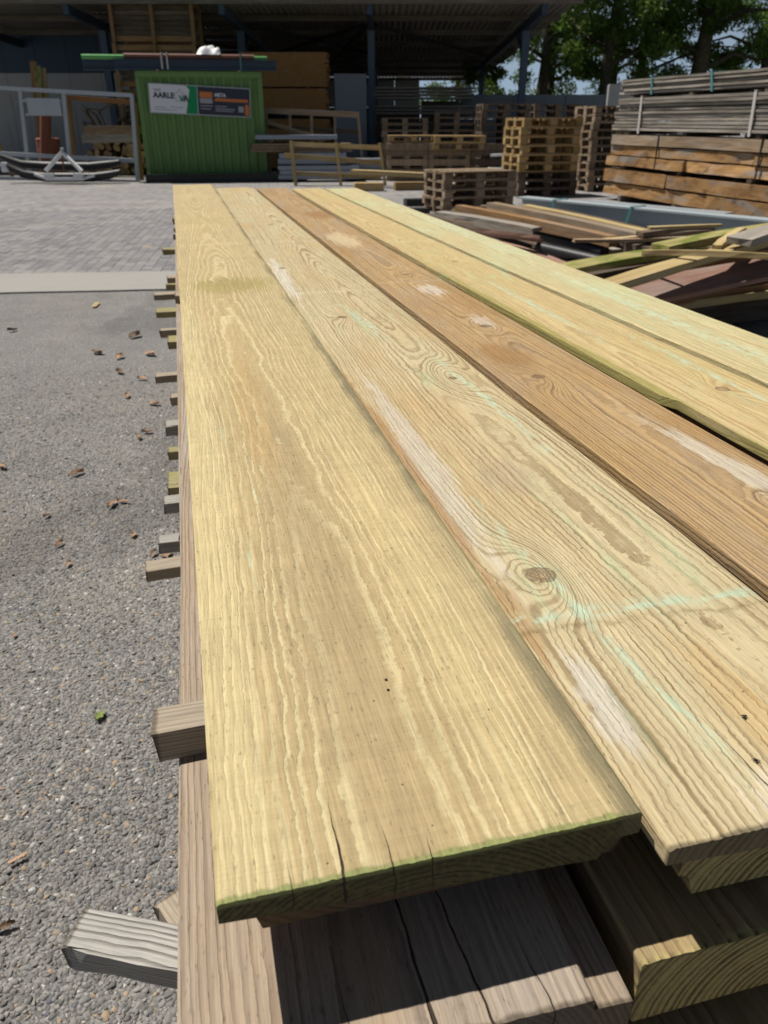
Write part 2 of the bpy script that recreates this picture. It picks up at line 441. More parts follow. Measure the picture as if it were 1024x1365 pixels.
M['board_pale'] = ring_wood('treated_pine_pale', (0.46, 0.385, 0.232), (0.215, 0.145, 0.072), 0.0044, 0.125, -0.040, seed=8.0, taper=0.012,
    contrast=0.95, wob=1.1, drift=0.06, width=0.186, green=0.45, tint=(0.40, 0.275, 0.125), tint_amt=0.6, dots=0.9, relief=0.0009,
    knots=((0.043, 0.237, 0.040, 0.022, 0.050, 0.0098), (0.137, 0.718, 0.040, 0.026, 0.085, 0.006), (0.065, 1.099, 0.022, 0.02, 0.06, 0.008),
           (0.03, 1.62, 0.02, 0.02, 0.05, 0.008), (0.10, 2.45, 0.02, 0.02, 0.06, 0.009)),
    patches=((0.019, 0.100, 0.012, 0.055, 0.0, BLEACH, 0.8), (0.031, 0.080, 0.005, 0.040, 0.0, (0.17, 0.17, 0.085), 0.55),
             (0.022, 0.50, 0.018, 0.26, 0.03, (0.47, 0.435, 0.375), 0.55), (0.003, 0.48, 0.008, 0.32, 0.0, (0.27, 0.145, 0.055), 0.65),
             (0.016, 1.50, 0.016, 0.26, 0.0, (0.54, 0.51, 0.45), 0.6), (0.075, 0.012, 0.025, 0.022, 0.0, (0.56, 0.49, 0.38), 0.6),
             (0.085, 0.41, 0.030, 0.05, 0.0, (0.33, 0.26, 0.18), 0.5), (0.006, 0.2, 0.010, 0.06, 0.0, (0.30, 0.18, 0.075), 0.6),
             (0.10, 0.06, 0.02, 0.10, -0.05, (0.44, 0.30, 0.13), 0.5)),
    lines=((0.047, 0.215, 0.17, -0.065, 0.0034, COPPER, 1.2), (0.147, 0.64, 0.17, -0.02, 0.006, COPPER, 1.5),
           (0.09, 1.08, 0.12, -0.1, 0.008, COPPER, 1.8), (0.06, 0.10, 0.06, -0.1, 0.003, COPPER, 1.5)),
    bands=((0.187, -0.05, 0.006, COPPER, 1.2), (0.174, -0.05, 0.003, (0.20, 0.15, 0.07), 0.8), (1.32, 0.0, 0.008, (0.60, 0.55, 0.42), 0.45),
           (2.05, 0.0, 0.012, (0.60, 0.55, 0.42), 0.4)),
    cracks=((0.071, 0.0, 0.10, 0.0005, -0.06),), prof=(0.45, 0.85, 0.90, 1.0))
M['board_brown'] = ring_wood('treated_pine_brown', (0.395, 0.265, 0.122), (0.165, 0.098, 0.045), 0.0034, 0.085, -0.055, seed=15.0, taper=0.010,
    contrast=0.95, wob=0.6, drift=0.05, width=0.15, grey=0.3, tint=(0.27, 0.155, 0.065), tint_amt=0.6, dots=0.8, relief=0.0008,
    knots=((0.052, 0.746, 0.022, 0.022, 0.06, 0.008), (0.085, 1.027, 0.020, 0.02, 0.06, 0.009), (0.096, 0.34, 0.012, 0.012, 0.03, 0.005),
           (0.088, 1.524, 0.02, 0.02, 0.07, 0.009)),
    patches=((0.112, 0.42, 0.018, 0.14, -0.09, (0.47, 0.425, 0.34), 0.75), (0.06, 2.1, 0.05, 0.18, 0.0, (0.54, 0.44, 0.27), 0.6),
             (0.10, 2.75, 0.06, 0.14, 0.0, (0.26, 0.135, 0.045), 0.65), (0.09, 1.05, 0.016, 0.05, 0.0, (0.48, 0.43, 0.35), 0.6),
             (0.09, 1.35, 0.03, 0.06, 0.0, (0.52, 0.475, 0.40), 0.6), (0.05, 0.85, 0.04, 0.08, 0.0, (0.25, 0.135, 0.05), 0.6)),
    bands=((1.44, 0.0, 0.008, (0.50, 0.42, 0.30), 0.5),))
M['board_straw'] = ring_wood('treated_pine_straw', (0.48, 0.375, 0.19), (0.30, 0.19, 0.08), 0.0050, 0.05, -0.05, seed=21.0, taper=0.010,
    contrast=0.8, wob=0.7, width=0.155, green=0.75, tint=(0.42, 0.345, 0.14), tint_amt=0.5, dots=0.8,
    knots=((0.086, 0.594, 0.02, 0.02, 0.05, 0.008), (0.08, 1.6, 0.02, 0.02, 0.06, 0.008)),
    patches=((0.003, 0.8, 0.010, 0.9, 0.0, (0.24, 0.225, 0.06), 0.7),),
    lines=((0.06, 1.1, 0.25, 0.02, 0.006, COPPER, 1.6), (0.11, 0.6, 0.25, 0.02, 0.006, COPPER, 1.4)),
    bands=((1.95, 0.0, 0.012, (0.58, 0.52, 0.34), 0.4), (2.6, 0.0, 0.012, (0.58, 0.52, 0.34), 0.4)))
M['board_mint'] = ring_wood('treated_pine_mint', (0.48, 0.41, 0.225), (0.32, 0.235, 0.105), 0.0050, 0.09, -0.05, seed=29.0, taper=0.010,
    contrast=0.75, wob=0.8, width=0.155, green=0.9, tint=(0.44, 0.47, 0.28), tint_amt=0.6, dots=0.9,
    lines=((0.075, 1.0, 0.5, 0.01, 0.02, (0.43, 0.50, 0.35), 1.2), (0.12, 2.2, 0.6, 0.0, 0.03, (0.45, 0.52, 0.37), 1.2)))
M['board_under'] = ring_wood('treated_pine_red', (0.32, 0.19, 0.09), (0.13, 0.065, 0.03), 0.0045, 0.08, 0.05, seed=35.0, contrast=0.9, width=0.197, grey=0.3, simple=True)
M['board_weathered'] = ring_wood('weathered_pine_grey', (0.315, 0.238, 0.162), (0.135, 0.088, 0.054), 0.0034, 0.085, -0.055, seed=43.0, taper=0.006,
    contrast=0.85, wob=0.42, width=0.2, grey=0.5, dots=0.9, relief=0.0009, tint=(0.40, 0.36, 0.315), tint_amt=0.5,
    cracks=((0.112, -0.05, 0.30, 0.00095, -0.05), (0.137, -0.05, 0.26, 0.0008, -0.10), (0.075, -0.05, 0.09, 0.0005, -0.05), (0.165, -0.05, 0.10, 0.0005, -0.1)))
M['board_mossy'] = ring_wood('weathered_pine_mossy', (0.31, 0.225, 0.11), (0.14, 0.085, 0.038), 0.0042, 0.09, -0.05, seed=51.0, taper=0.006,
    contrast=0.8, wob=0.45, width=0.2, grey=0.25, dots=0.6, tint=(0.27, 0.215, 0.085), tint_amt=0.6, simple=True, relief=0.0008, end_col=(0.36, 0.29, 0.12),
    patches=((0.09, 0.0, 0.10, 0.006, 0.0, (0.42, 0.37, 0.16), 0.7),))
M['lath_grey'] = ring_wood('weathered_lath_grey', (0.36, 0.345, 0.32), (0.06, 0.05, 0.04), 0.0019, 0.03, -0.05, seed=57.0, contrast=1.0, wob=0.10, prof=(0.45, 0.85, 0.92, 1.0), width=0.05, grey=0.3, relief=0.0012, simple=True)
M['lath_brown'] = ring_wood('weathered_lath_brown', (0.31, 0.26, 0.195), (0.17, 0.125, 0.08), 0.0024, 0.03, -0.05, seed=63.0, contrast=0.7, wob=0.25, prof=(0.45, 0.85, 0.92, 1.0), width=0.05, grey=0.4, simple=True)
M['lath_mossy'] = ring_wood('weathered_lath_mossy', (0.30, 0.265, 0.14), (0.16, 0.13, 0.065), 0.0040, 0.03, -0.05, seed=69.0, contrast=0.6, width=0.05, tint=(0.17, 0.19, 0.035), tint_amt=0.9, simple=True)
M['asphalt'] = asphalt()
M['pebbles'] = pebble_mat()
M['bricks'] = brick_mat()
M['paving_bed'] = paving_far_mat()
M['concrete'] = concrete_mat('pale_concrete', (0.285, 0.276, 0.256), 1.6)
M['concrete_grey'] = concrete_mat('grey_concrete', (0.33, 0.33, 0.325), 1.5)
M['concrete_blue'] = concrete_mat('blue_grey_concrete', (0.20, 0.225, 0.25), 1.0)

# ------------------------------------------------------------------ geometry helpers
def link(o, parent=None):
    COL.objects.link(o)
    if parent is not None: o.parent = parent
    return o
def mesh_from(name, verts, faces, mat=None, smooth=False, sharp=None):
    me = bpy.data.meshes.new(name)
    me.from_pydata([tuple(v) for v in verts], [], [tuple(f) for f in faces])
    me.update()
    if mat is not None: me.materials.append(mat)
    if smooth:
        me.polygons.foreach_set('use_smooth', [True] * len(me.polygons))
        if sharp: me.set_sharp_from_angle(angle=R(sharp))
    return me
def obj(name, me, parent=None, loc=(0, 0, 0), rot=(0, 0, 0)):
    o = bpy.data.objects.new(name, me); o.location = loc; o.rotation_euler = rot
    return link(o, parent)
def tag(o, label, cat, group=None):
    o['label'] = label; o['category'] = cat; o['kind'] = 'thing'
    if group: o['group'] = group
    return o
def thing(name, label, cat, loc=(0, 0, 0), rotz=0.0, group=None):
    o = bpy.data.objects.new(name, None); o.location = loc; o.rotation_euler = (0, 0, rotz); o.empty_display_size = 0.2
    link(o); return tag(o, label, cat, group)
def structure(o): o['kind'] = 'structure'; return o
def stuff(o): o['kind'] = 'stuff'; return o
def copy_tree(o, parent=None, loc=None, rotz=None):
    c = o.copy(); COL.objects.link(c); c.parent = parent
    if loc is not None: c.location = loc
    if rotz is not None: c.rotation_euler = (0, 0, rotz)
    for ch in list(o.children): copy_tree(ch, c)
    return c

_boxes = {}
def box_mesh(w, l, h, mat, bev=0.0):
    """box centred on the origin: w along x, l along y, h along z, edges eased"""
    key = (round(w, 4), round(l, 4), round(h, 4), mat.name, bev)
    if key in _boxes: return _boxes[key]
    if bev <= 0:
        v = [(sx * w / 2, sy * l / 2, sz * h / 2) for sz in (-1, 1) for sy in (-1, 1) for sx in (-1, 1)]
        f = [(0, 2, 3, 1), (4, 5, 7, 6), (0, 1, 5, 4), (2, 6, 7, 3), (0, 4, 6, 2), (1, 3, 7, 5)]
        me = mesh_from('box', v, f, mat)
    else:
        b = bev; prof = [(-w/2 + b, -h/2), (w/2 - b, -h/2), (w/2, -h/2 + b), (w/2, h/2 - b), (w/2 - b, h/2), (-w/2 + b, h/2), (-w/2, h/2 - b), (-w/2, -h/2 + b)]
        v = [(x, y, z) for y in (-l/2, l/2) for (x, z) in prof]
        f = [(i, i + 8, (i + 1) % 8 + 8, (i + 1) % 8) for i in range(8)] + [tuple(range(8)), tuple(range(15, 7, -1))]
        me = mesh_from('box', v, f, mat)
    _boxes[key] = me
    return me
def box(name, size, loc, mat, parent=None, rotz=0.0, bev=0.0):
    return obj(name, box_mesh(*size, mat, bev), parent, loc, (0, 0, rotz))
def frame_between(p0, p1, up=(0, 0, 1)):
    p0 = Vector(p0); p1 = Vector(p1); d = (p1 - p0); L = d.length; d.normalize()
    u = Vector(up)
    if abs(d.dot(u)) > 0.97: u = Vector((0, 1, 0)) if abs(d.y) < 0.9 else Vector((1, 0, 0))
    xax = d.cross(u).normalized(); zax = xax.cross(d).normalized()
    m = Matrix((xax, d, zax)).transposed().to_4x4(); m.translation = (p0 + p1) / 2
    return m, L
def bar(name, p0, p1, w, h, mat, parent=None, roll=0.0, bev=0.0, up=(0, 0, 1)):
    """square bar from p0 to p1: w across, h up, local Y along it"""
    m, L = frame_between(p0, p1, up)
    if roll: m = m @ Matrix.Rotation(roll, 4, 'Y')
    o = bpy.data.objects.new(name, box_mesh(w, L, h, mat, bev)); o.matrix_local = m
    return link(o, parent)
def tube_mesh(p, radii, mat, n=10, cap=True):
    """smooth tube through points p with one radius per point"""
    V, F = [], []
    p = [Vector(a) for a in p]
    for i, a in enumerate(p):
        d = (p[min(i + 1, len(p) - 1)] - p[max(i - 1, 0)]).normalized()
        u = Vector((0, 0, 1)) if abs(d.z) < 0.9 else Vector((1, 0, 0))
        xa = d.cross(u).normalized(); za = xa.cross(d)
        for k in range(n):
            t = 2 * math.pi * k / n
            V.append(a + (xa * math.cos(t) + za * math.sin(t)) * radii[i])
    for i in range(len(p) - 1):
        for k in range(n):
            F.append((i * n + k, i * n + (k + 1) % n, (i + 1) * n + (k + 1) % n, (i + 1) * n + k))
    if cap:
        F.append(tuple(range(n - 1, -1, -1))); F.append(tuple(range((len(p) - 1) * n, len(p) * n)))
    return mesh_from('tube', V, F, mat, smooth=True, sharp=50)
def tube(name, p, r, mat, parent=None, n=10):
    radii = r if isinstance(r, (list, tuple)) else [r] * len(p)
    return obj(name, tube_mesh(p, radii, mat, n), parent)
def merge_meshes(parts):
    """list of (verts, faces) -> one"""
    V, F = [], []
    for v, f in parts:
        k = len(V); V += list(v); F += [tuple(i + k for i in g) for g in f]
    return V, F
def box_vf(c, s, m=None):
    w, l, h = s
    v = [Vector((c[0] + sx * w / 2, c[1] + sy * l / 2, c[2] + sz * h / 2)) for sz in (-1, 1) for sy in (-1, 1) for sx in (-1, 1)]
    if m is not None: v = [m @ a for a in v]
    return v, [(0, 2, 3, 1), (4, 5, 7, 6), (0, 1, 5, 4), (2, 6, 7, 3), (0, 4, 6, 2), (1, 3, 7, 5)]

def rough_plank_mesh(w, l, h, mat, seed, bend=0.0, twist=0.0, ragged=0.01, seg=10):
    """a loose plank: slightly bent, twisted, uneven edges, local Y along it"""
    V, F = [], []
    prof = [(-1, -1), (0.0, -1.0), (1, -1), (1, 1), (0.0, 1.0), (-1, 1)]; n = len(prof)
    for i in range(seg + 1):
        t = i / seg - 0.5; y = t * l
        a = twist * t
        for j, (px, pz) in enumerate(prof):
            e = mnoise.noise((i * 0.7 + seed * 3.1, j * 2.3, seed)) * ragged
            x = px * (w / 2 + e); z = pz * (h / 2 + e * 0.3)
            yy = y + (mnoise.noise((j * 1.9, seed * 5.0, i)) * ragged * 2 if i in (0, seg) else 0)
            V.append((x * math.cos(a) - z * math.sin(a), yy, x * math.sin(a) + z * math.cos(a) + bend * (0.25 - t * t) * 4))
    for i in range(seg):
        for j in range(n):
            F.append((i * n + j, (i + 1) * n + j, (i + 1) * n + (j + 1) % n, i * n + (j + 1) % n))
    F.append(tuple(range(n))); F.append(tuple(range((seg + 1) * n - 1, seg * n - 1, -1)))
    return mesh_from('plank', V, F, mat)
def plank(name, p0, p1, w, h, mat, seed=1, bend=0.0, twist=0.0, roll=0.0, ragged=0.006, parent=None):
    m, L = frame_between(p0, p1)
    if roll: m = m @ Matrix.Rotation(roll, 4, 'Y')
    o = bpy.data.objects.new(name, rough_plank_mesh(w, L, h, mat, seed, bend, twist, ragged)); o.matrix_local = m
    return link(o, parent)

# ------------------------------------------------------------------ the setting: ground, concrete strip, brick paving
GS = 600.0
gme = mesh_from('ground', [(-GS, -GS, 0), (GS, -GS, 0), (GS, GS, 0), (-GS, GS, 0)], [(0, 1, 2, 3)], M['asphalt'])
structure(obj('ground', gme))

YROT = R(8.0)
# concrete strip crossing the yard: slabs laid end to end
sv, sf = [], []
for i in range(281):
    x = -14 + i * 0.1
    ya = mnoise.noise((x * 1.3, 1.0, 0.0)) * 0.022 + mnoise.noise((x * 7.0, 2.0, 0.0)) * 0.012
    yb = 0.90 + mnoise.noise((x * 1.3, 5.0, 0.0)) * 0.018 + mnoise.noise((x * 7.0, 6.0, 0.0)) * 0.010
    sv += [(x, ya, -0.01), (x, ya, 0.0145), (x, yb, 0.0145), (x, yb, -0.01)]
for i in range(280):
    k = i * 4
    sf += [(k, k + 4, k + 5, k + 1), (k + 1, k + 5, k + 6, k + 2), (k + 2, k + 6, k + 7, k + 3)]
strip = structure(obj('concrete_strip', mesh_from('concrete_strip', sv, sf, M['concrete']), None, (0.0, 6.92, 0.0), (0, 0, R(6.0))))
# brick paving beyond it
PAV = (0.0, 7.84, 0.0)
pav = structure(obj('paving', mesh_from('paving', [(-16, -0.30, 0.003), (14, -0.9, 0.003), (14, 13.5, 0.003), (-16, 13.5, 0.003)], [(0, 1, 2, 3)], M['paving_bed']),
                    None, PAV, (0, 0, YROT)))
def in_strip(x, y):
    """paving-frame point -> is it past the strip's far edge"""
    c, s = math.cos(YROT), math.sin(YROT)
    wx, wy = PAV[0] + c * x - s * y, PAV[1] + s * x + c * y
    c2, s2 = math.cos(R(6.0)), math.sin(R(6.0))
    ly = -s2 * wx + c2 * (wy - 6.92)
    return ly > 0.68, wx, wy
bv, bf = box_vf((0, 0, 0.0), (0.096, 0.196, 0.008))
bf = bf[1:]
brick_me = mesh_from('brick', bv, bf, M['bricks'])
cand = []
for i in range(-95, 45):
    for j in range(-12, 31):
        x = i * 0.1; y = j * 0.2 + (0.1 if i % 2 else 0.0)
        ok, wx, wy = in_strip(x, y - 0.02)
        if ok and y < 6.2: cand.append((x, y, wx, wy))
seen = [c for c in cand if -0.53 * c[3] - 0.1 < c[2] < -0.26 * c[3] + 0.05]
seen.sort(key=lambda c: c[3])
near_set = set((c[0], c[1]) for c in seen[:300])
restV = []
for (x, y, wx, wy) in cand:
    dz = rng.normal(0, 0.0008); tx, ty = rng.normal(0, 0.006, 2)
    if (x, y) in near_set:
        o = bpy.data.objects.new('brick', brick_me); o.location = (x, y, 0.0075 + dz); o.rotation_euler = (tx, ty, rng.normal(0, 0.006)); link(o, pav)
    else:
        restV.append((x, y, 0.0075 + dz))
base = np.array([tuple(v) for v in bv]); V = (np.array(restV)[:, None, :] + base[None]).reshape(-1, 3)
F = (np.arange(len(restV))[:, None, None] * 8 + np.array(bf)[None]).reshape(-1, 4)
stuff(obj('far_bricks', mesh_from('far_bricks', V.tolist(), F.tolist(), M['bricks']), pav))

# pebbles standing proud of the worn asphalt near the stack
def pebble_field():
    sp = 0.0090
    xs = np.arange(-3.3, -0.20, sp); ys = np.arange(0.30, 5.2, sp * 0.87)
    gx, gy = np.meshgrid(xs, ys); gx = gx + (np.arange(len(ys)) % 2)[:, None] * sp / 2
    p = np.stack([gx.ravel(), gy.ravel()], 1) + rng.uniform(-0.42, 0.42, (gx.size, 2)) * sp
    keep = (p[:, 0] > -0.62 * p[:, 1] - 0.35) & (p[:, 0] < -0.24 * p[:, 1] - 0.02)
    # thin out with distance, where they sink below what can be seen
    keep &= rng.uniform(0, 1, len(p)) < np.clip(1.12 - 0.24 * p[:, 1], 0.0, 0.90)
    p = p[keep]; n = len(p)
    rings = [(1.0, -0.45, 6), (0.86, 0.42, 6)]
    bv = []
    for r, z, k in rings:
        for i in range(k): a = 2 * math.pi * (i + (0.5 if z > 0 else 0)) / k; bv.append((r * math.cos(a), r * math.sin(a), z))
    bv.append((0, 0, 0.78)); bv = np.array(bv)
    bf = [(i, (i + 1) % 6, 6 + i) for i in range(6)] + [((i + 1) % 6, 6 + (i + 1) % 6, 6 + i) for i in range(6)] + [(6 + i, 6 + (i + 1) % 6, 12) for i in range(6)]
    bf = np.array(bf)
    s = np.exp(rng.normal(math.log(0.0045), 0.36, n)).clip(0.002, 0.0085)
    asp = rng.uniform(0.65, 1.3, n); ang = rng.uniform(0, math.pi, n); hz = rng.uniform(0.16, 0.40, n)
    jit = 1 + rng.uniform(-0.22, 0.22, (n, len(bv), 3))
    q = bv[None] * jit
    q[:, :, 0] *= (s * asp)[:, None]; q[:, :, 1] *= (s / asp)[:, None]; q[:, :, 2] *= (s * hz)[:, None]
    tl = rng.normal(0, 0.25, (n, 2))
    q[:, :, 2] += q[:, :, 0] * tl[:, :1] + q[:, :, 1] * tl[:, 1:]
    c, sn = np.cos(ang)[:, None], np.sin(ang)[:, None]
    xx = q[:, :, 0] * c - q[:, :, 1] * sn; yy = q[:, :, 0] * sn + q[:, :, 1] * c
    q[:, :, 0] = xx + p[:, :1]; q[:, :, 1] = yy + p[:, 1:]; q[:, :, 2] += 0.0005
    V = q.reshape(-1, 3); F = (np.arange(n)[:, None, None] * len(bv) + bf[None]).reshape(-1, 3)
    me = bpy.data.meshes.new('pebbles')
    me.vertices.add(len(V)); me.vertices.foreach_set('co', V.ravel())
    me.loops.add(F.size); me.loops.foreach_set('vertex_index', F.ravel().astype(np.int32))
    me.polygons.add(len(F)); me.polygons.foreach_set('loop_start', (np.arange(len(F)) * 3).astype(np.int32))
    me.polygons.foreach_set('use_smooth', np.ones(len(F), bool))
    at = me.attributes.new('rnd', 'FLOAT', 'POINT'); at.data.foreach_set('value', np.repeat(rng.uniform(0, 1, n), len(bv)).astype(np.float32))
    me.materials.append(M['pebbles']); me.update(); me.validate()
    return me
o = stuff(obj('asphalt_pebbles', pebble_field()))
o['label'] = 'grey pebbles set in the worn asphalt beside the near timber stack'; o['category'] = 'gravel'

# ------------------------------------------------------------------ the near timber stack
ORG = (-0.0696, 0.2096); ROT = R(14.0)
E_ = Vector((math.cos(ROT), math.sin(ROT), 0)); D_ = Vector((-math.sin(ROT), math.cos(ROT), 0))
def stack_pt(e, d, z): return (ORG[0] + E_.x * e + D_.x * d, ORG[1] + E_.y * e + D_.y * d, z)

def board_mesh(w, L, prof, mat, seed, nx=22, bow=0.0, cup=0.0, chip=None, rag=0.0012):
    """prof: outline (x, z), first two points = left and right end of the top face; local origin at the near left top edge"""
    top = [(prof[0][0] + (prof[1][0] - prof[0][0]) * i / nx, prof[0][1] + (prof[1][1] - prof[0][1]) * i / nx) for i in range(nx + 1)]
    # eased top corners
    top[0] = (top[0][0], top[0][1] - 0.0012); top.insert(1, (prof[0][0] + 0.0014, prof[0][1])); top[-1] = (top[-1][0], top[-1][1] - 0.0012)
    top.insert(len(top) - 1, (prof[1][0] - 0.0014, prof[1][1]))
    out = top + list(prof[2:])
    ys = [0.0]
    step = 0.004
    while ys[-1] < L: ys.append(min(L, ys[-1] + step)); step = min(0.06, step * 1.035)
    n = len(out); V, F = [], []
    for i, y in enumerate(ys):
        for j, (x, z) in enumerate(out):
            sx = mnoise.noise((x * 3, y * 2.2, seed)) * 0.0012 + mnoise.noise((seed, y * 14, j)) * 0.0004
            sz = mnoise.noise((x * 9, y * 3.0, seed + 5)) * 0.0009 + mnoise.noise((x * 40, y * 16, seed + 9)) * 0.00025
            u = (x / w - 0.5) * 2
            sz += cup * (u * u) + bow * math.sin(math.pi * y / L)
            yy = y
            if i == 0: yy += mnoise.noise((x * 420, z * 300, seed)) * rag + mnoise.noise((x * 110, 3.0, seed)) * rag * 0.7 + mnoise.noise((x * 25, 1.0, seed)) * rag * 0.5
            if i == len(ys) - 1: yy += mnoise.noise((x * 60, z * 60, seed)) * 0.004
            xx = x + sx
            if chip and x < w * 0.3 and y < chip[0]: xx += chip[1] * (1 - x / (w * 0.3))
            V.append((xx, yy, z + sz))
    for i in range(len(ys) - 1):
        for j in range(n):
            F.append((i * n + j, i * n + (j + 1) % n, (i + 1) * n + (j + 1) % n, (i + 1) * n + j))
    F.append(tuple(range(n - 1, -1, -1))); F.append(tuple(range((len(ys) - 1) * n, len(ys) * n)))
    return mesh_from('board', V, F, mat, smooth=True, sharp=28)

def wedge(w, t0=0.012, t1=0.026, notch=0.016):
    return [(0, 0), (w, 0), (w, -t1 * 0.52), (w - notch * 0.6, -t1 * 0.56), (w - notch, -t1 * 0.72), (w - notch * 1.25, -t1), (0.0, -t0)]
def wedge_under(w, t0=0.026, t1=0.012):
    # lies upside down beneath the top one: follows its slope, flat below
    return [(0.0, -0.0), (w, -0.0145), (w, -0.0145 - t1 * 0.7), (w - 0.004, -0.030), (0.010, -0.030), (0.006, -0.016), (0.0, -0.014)]
def thick(w, t=0.045, step=0.020, drop=0.008):
    return [(0, 0), (w - step, 0), (w - step, -drop), (w, -drop - 0.001), (w, -t + 0.002), (w - 0.002, -t), (0.002, -t), (0, -t + 0.002)]

GROUP_TOP = 'wedge boards laid side by side on the near stack'
tops = [
    # e,   d0,    L,   w,    mat,  z,     label
    (0.000, 0.000, 4.10, 0.197, 'board_tan', 1.010, 'wide yellow tan board with mossy green cut end, leftmost on the near stack'),
    (0.2025, -0.016, 3.98, 0.183, 'board_pale', 1.003, 'pale board with round knot and grey patch, second from left on the near stack'),
    (0.400, -0.06, 3.96, 0.145, 'board_brown', 1.001, 'orange brown board in the middle of the near stack'),
    (0.556, -0.03, 3.80, 0.140, 'board_straw', 1.007, 'straw yellow board with green left edge, right of the brown board'),
    (0.703, -0.05, 3.72, 0.148, 'board_mint', 1.0115, 'pale board with mint green streaks along the right edge of the near stack')]
for k, (e, d0, L, w, mt, z, lab) in enumerate(tops):
    me = board_mesh(w, L, wedge(w) if k != 1 else wedge(w, 0.010, 0.021), M[mt], 1.0 + k * 7.7, chip=(0.59, 0.009) if k == 3 else None, bow=-0.004 if k else -0.002, cup=0.0006 if k != 1 else -0.0012,
                    rag=0.0005, nx=100 if k < 2 else 24)
    tag(obj('timber_board', me, None, stack_pt(e, d0, z), (0, 0.0 if k else R(-0.3), ROT)), lab, 'board', GROUP_TOP)
    me = board_mesh(w - 0.005, L - 0.03, wedge_under(w - 0.005), M['board_under' if k != 1 else 'board_mossy'], 50 + k * 3.3, nx=8)
    tag(obj('timber_board', me, None, stack_pt(e + (0.008 if k == 0 else 0.012), d0 + (0.016 if k == 0 else 0.004), z - 0.0135), (0, 0, ROT)),
        ['red brown board lying face to face beneath the leftmost top board', 'dark mossy board lying face to face beneath the knotty pale board',
         'red brown board lying beneath the orange brown board of the near stack', 'red brown board lying beneath the straw yellow board',
         'red brown board lying beneath the mint streaked board'][k], 'board', 'boards under the top boards of the near stack')

PITCH = 0.070; LATH = 0.022
Z2 = 0.944
proto_low = {}
low_mats = ['board_weathered', 'board_mossy', 'board_under', 'board_mossy', 'board_weathered']
cols_e = [-0.024, 0.190, 0.386, 0.560, 0.716]; cols_w = [0.206, 0.190, 0.168, 0.150, 0.150]
ord_words = ['first', 'second', 'third', 'fourth', 'fifth', 'sixth', 'seventh', 'eighth', 'ninth', 'tenth', 'eleventh', 'twelfth', 'thirteenth',
             'fourteenth', 'fifteenth', 'sixteenth', 'seventeenth', 'eighteenth', 'nineteenth', 'twentieth']
fronts2 = [-0.036, -0.030, -0.05, -0.04, -0.03]
for lay in range(12):
    z = Z2 - lay * PITCH
    for c in range(5):
        mt = low_mats[c] if lay % 2 == 0 else low_mats[(c + 2) % 5]
        if lay and c == 0: mt = ['board_mossy', 'board_weathered'][lay % 2]
        key = (c, mt)
        if key not in proto_low or lay < 2:
            proto_low[key] = board_mesh(cols_w[c], 3.95, thick(cols_w[c]), M[mt], 80 + c * 5.1 + lay, nx=50 if lay < 2 and c < 2 else 10, rag=0.0006)
        d0 = fronts2[c] if lay == 0 else (-0.055 + 0.02 * math.sin(lay * 2.3 + c * 1.7) - (0.03 if lay == 1 and c else 0.0))
        e0 = cols_e[c] + (0.0 if lay == 0 else (-0.006 if c == 0 else 0.0) + 0.004 * math.sin(lay * 1.9 + c * 2.1))
        o = obj('timber_board', proto_low[key], None, stack_pt(e0, d0, z), (0, 0, ROT + (R(-0.95 if lay == 0 else -0.25) if c == 0 else 0)))
        if lay == 0 and c == 0: lab = 'weathered grey brown board with long cracks, jutting out under the yellow tan board'
        elif lay == 0 and c == 1: lab = 'shaded mossy board with pale cut end under the knotty pale board'
        elif lay == 1 and c == 1: lab = 'dark board low in the bottom right corner, under the shaded mossy board'
        else: lab = 'weathered board in the lower courses of the near stack, mostly hidden'
        tag(o, lab, 'board', 'boards in the lower courses of the near stack')
for k, d in enumerate((0.35, 1.9, 3.45)):
    tag(box('bearer_beam', (0.12, 0.95, 0.115), stack_pt(0.42, d, 0.0575), M['lath_grey'], None, ROT + R(90), 0.004),
        'thick bearer beam on the asphalt under the near stack, %s from its near end' % ord_words[k], 'beam', 'bearers under the near stack')

# laths between the courses; their ends stick out on the left
def lath(e_tip, d, course, wid, mt, skew=0.0, seed=1):
    """course 0 lies just under the top boards"""
    ztop = Z2 + LATH - course * PITCH
    Lx = 0.88 - e_tip if abs(skew) < R(10) else 0.16
    V, F = [], []
    seg = 8; prof = [(-0.5, -1), (0.5, -1), (0.5, -0.06), (0.46, 0), (-0.46, 0), (-0.5, -0.06)]
    for i in range(seg + 1):
        x = Lx * (i / seg) ** 1.6
        for j, (py, pz) in enumerate(prof):
            r = mnoise.noise((seed, j * 1.3, i * 0.8)) * 0.0032
            xx = x + (mnoise.noise((seed + 3, py * 4, pz * 3)) * 0.004 if i == 0 else 0)
            V.append((py * wid + r, xx, pz * (LATH - 0.0006) + min(0, r)))
    n = len(prof)
    for i in range(seg):
        for j in range(n): F.append((i * n + j, (i + 1) * n + j, (i + 1) * n + (j + 1) % n, i * n + (j + 1) % n))
    F.append(tuple(range(n))); F.append(tuple(range((seg + 1) * n - 1, seg * n - 1, -1)))
    me = mesh_from('lath', V, F, M[mt])
    return obj('spacer_lath', me, None, stack_pt(e_tip, d, ztop - 0.0003), (0, 0, ROT - R(90) + skew))
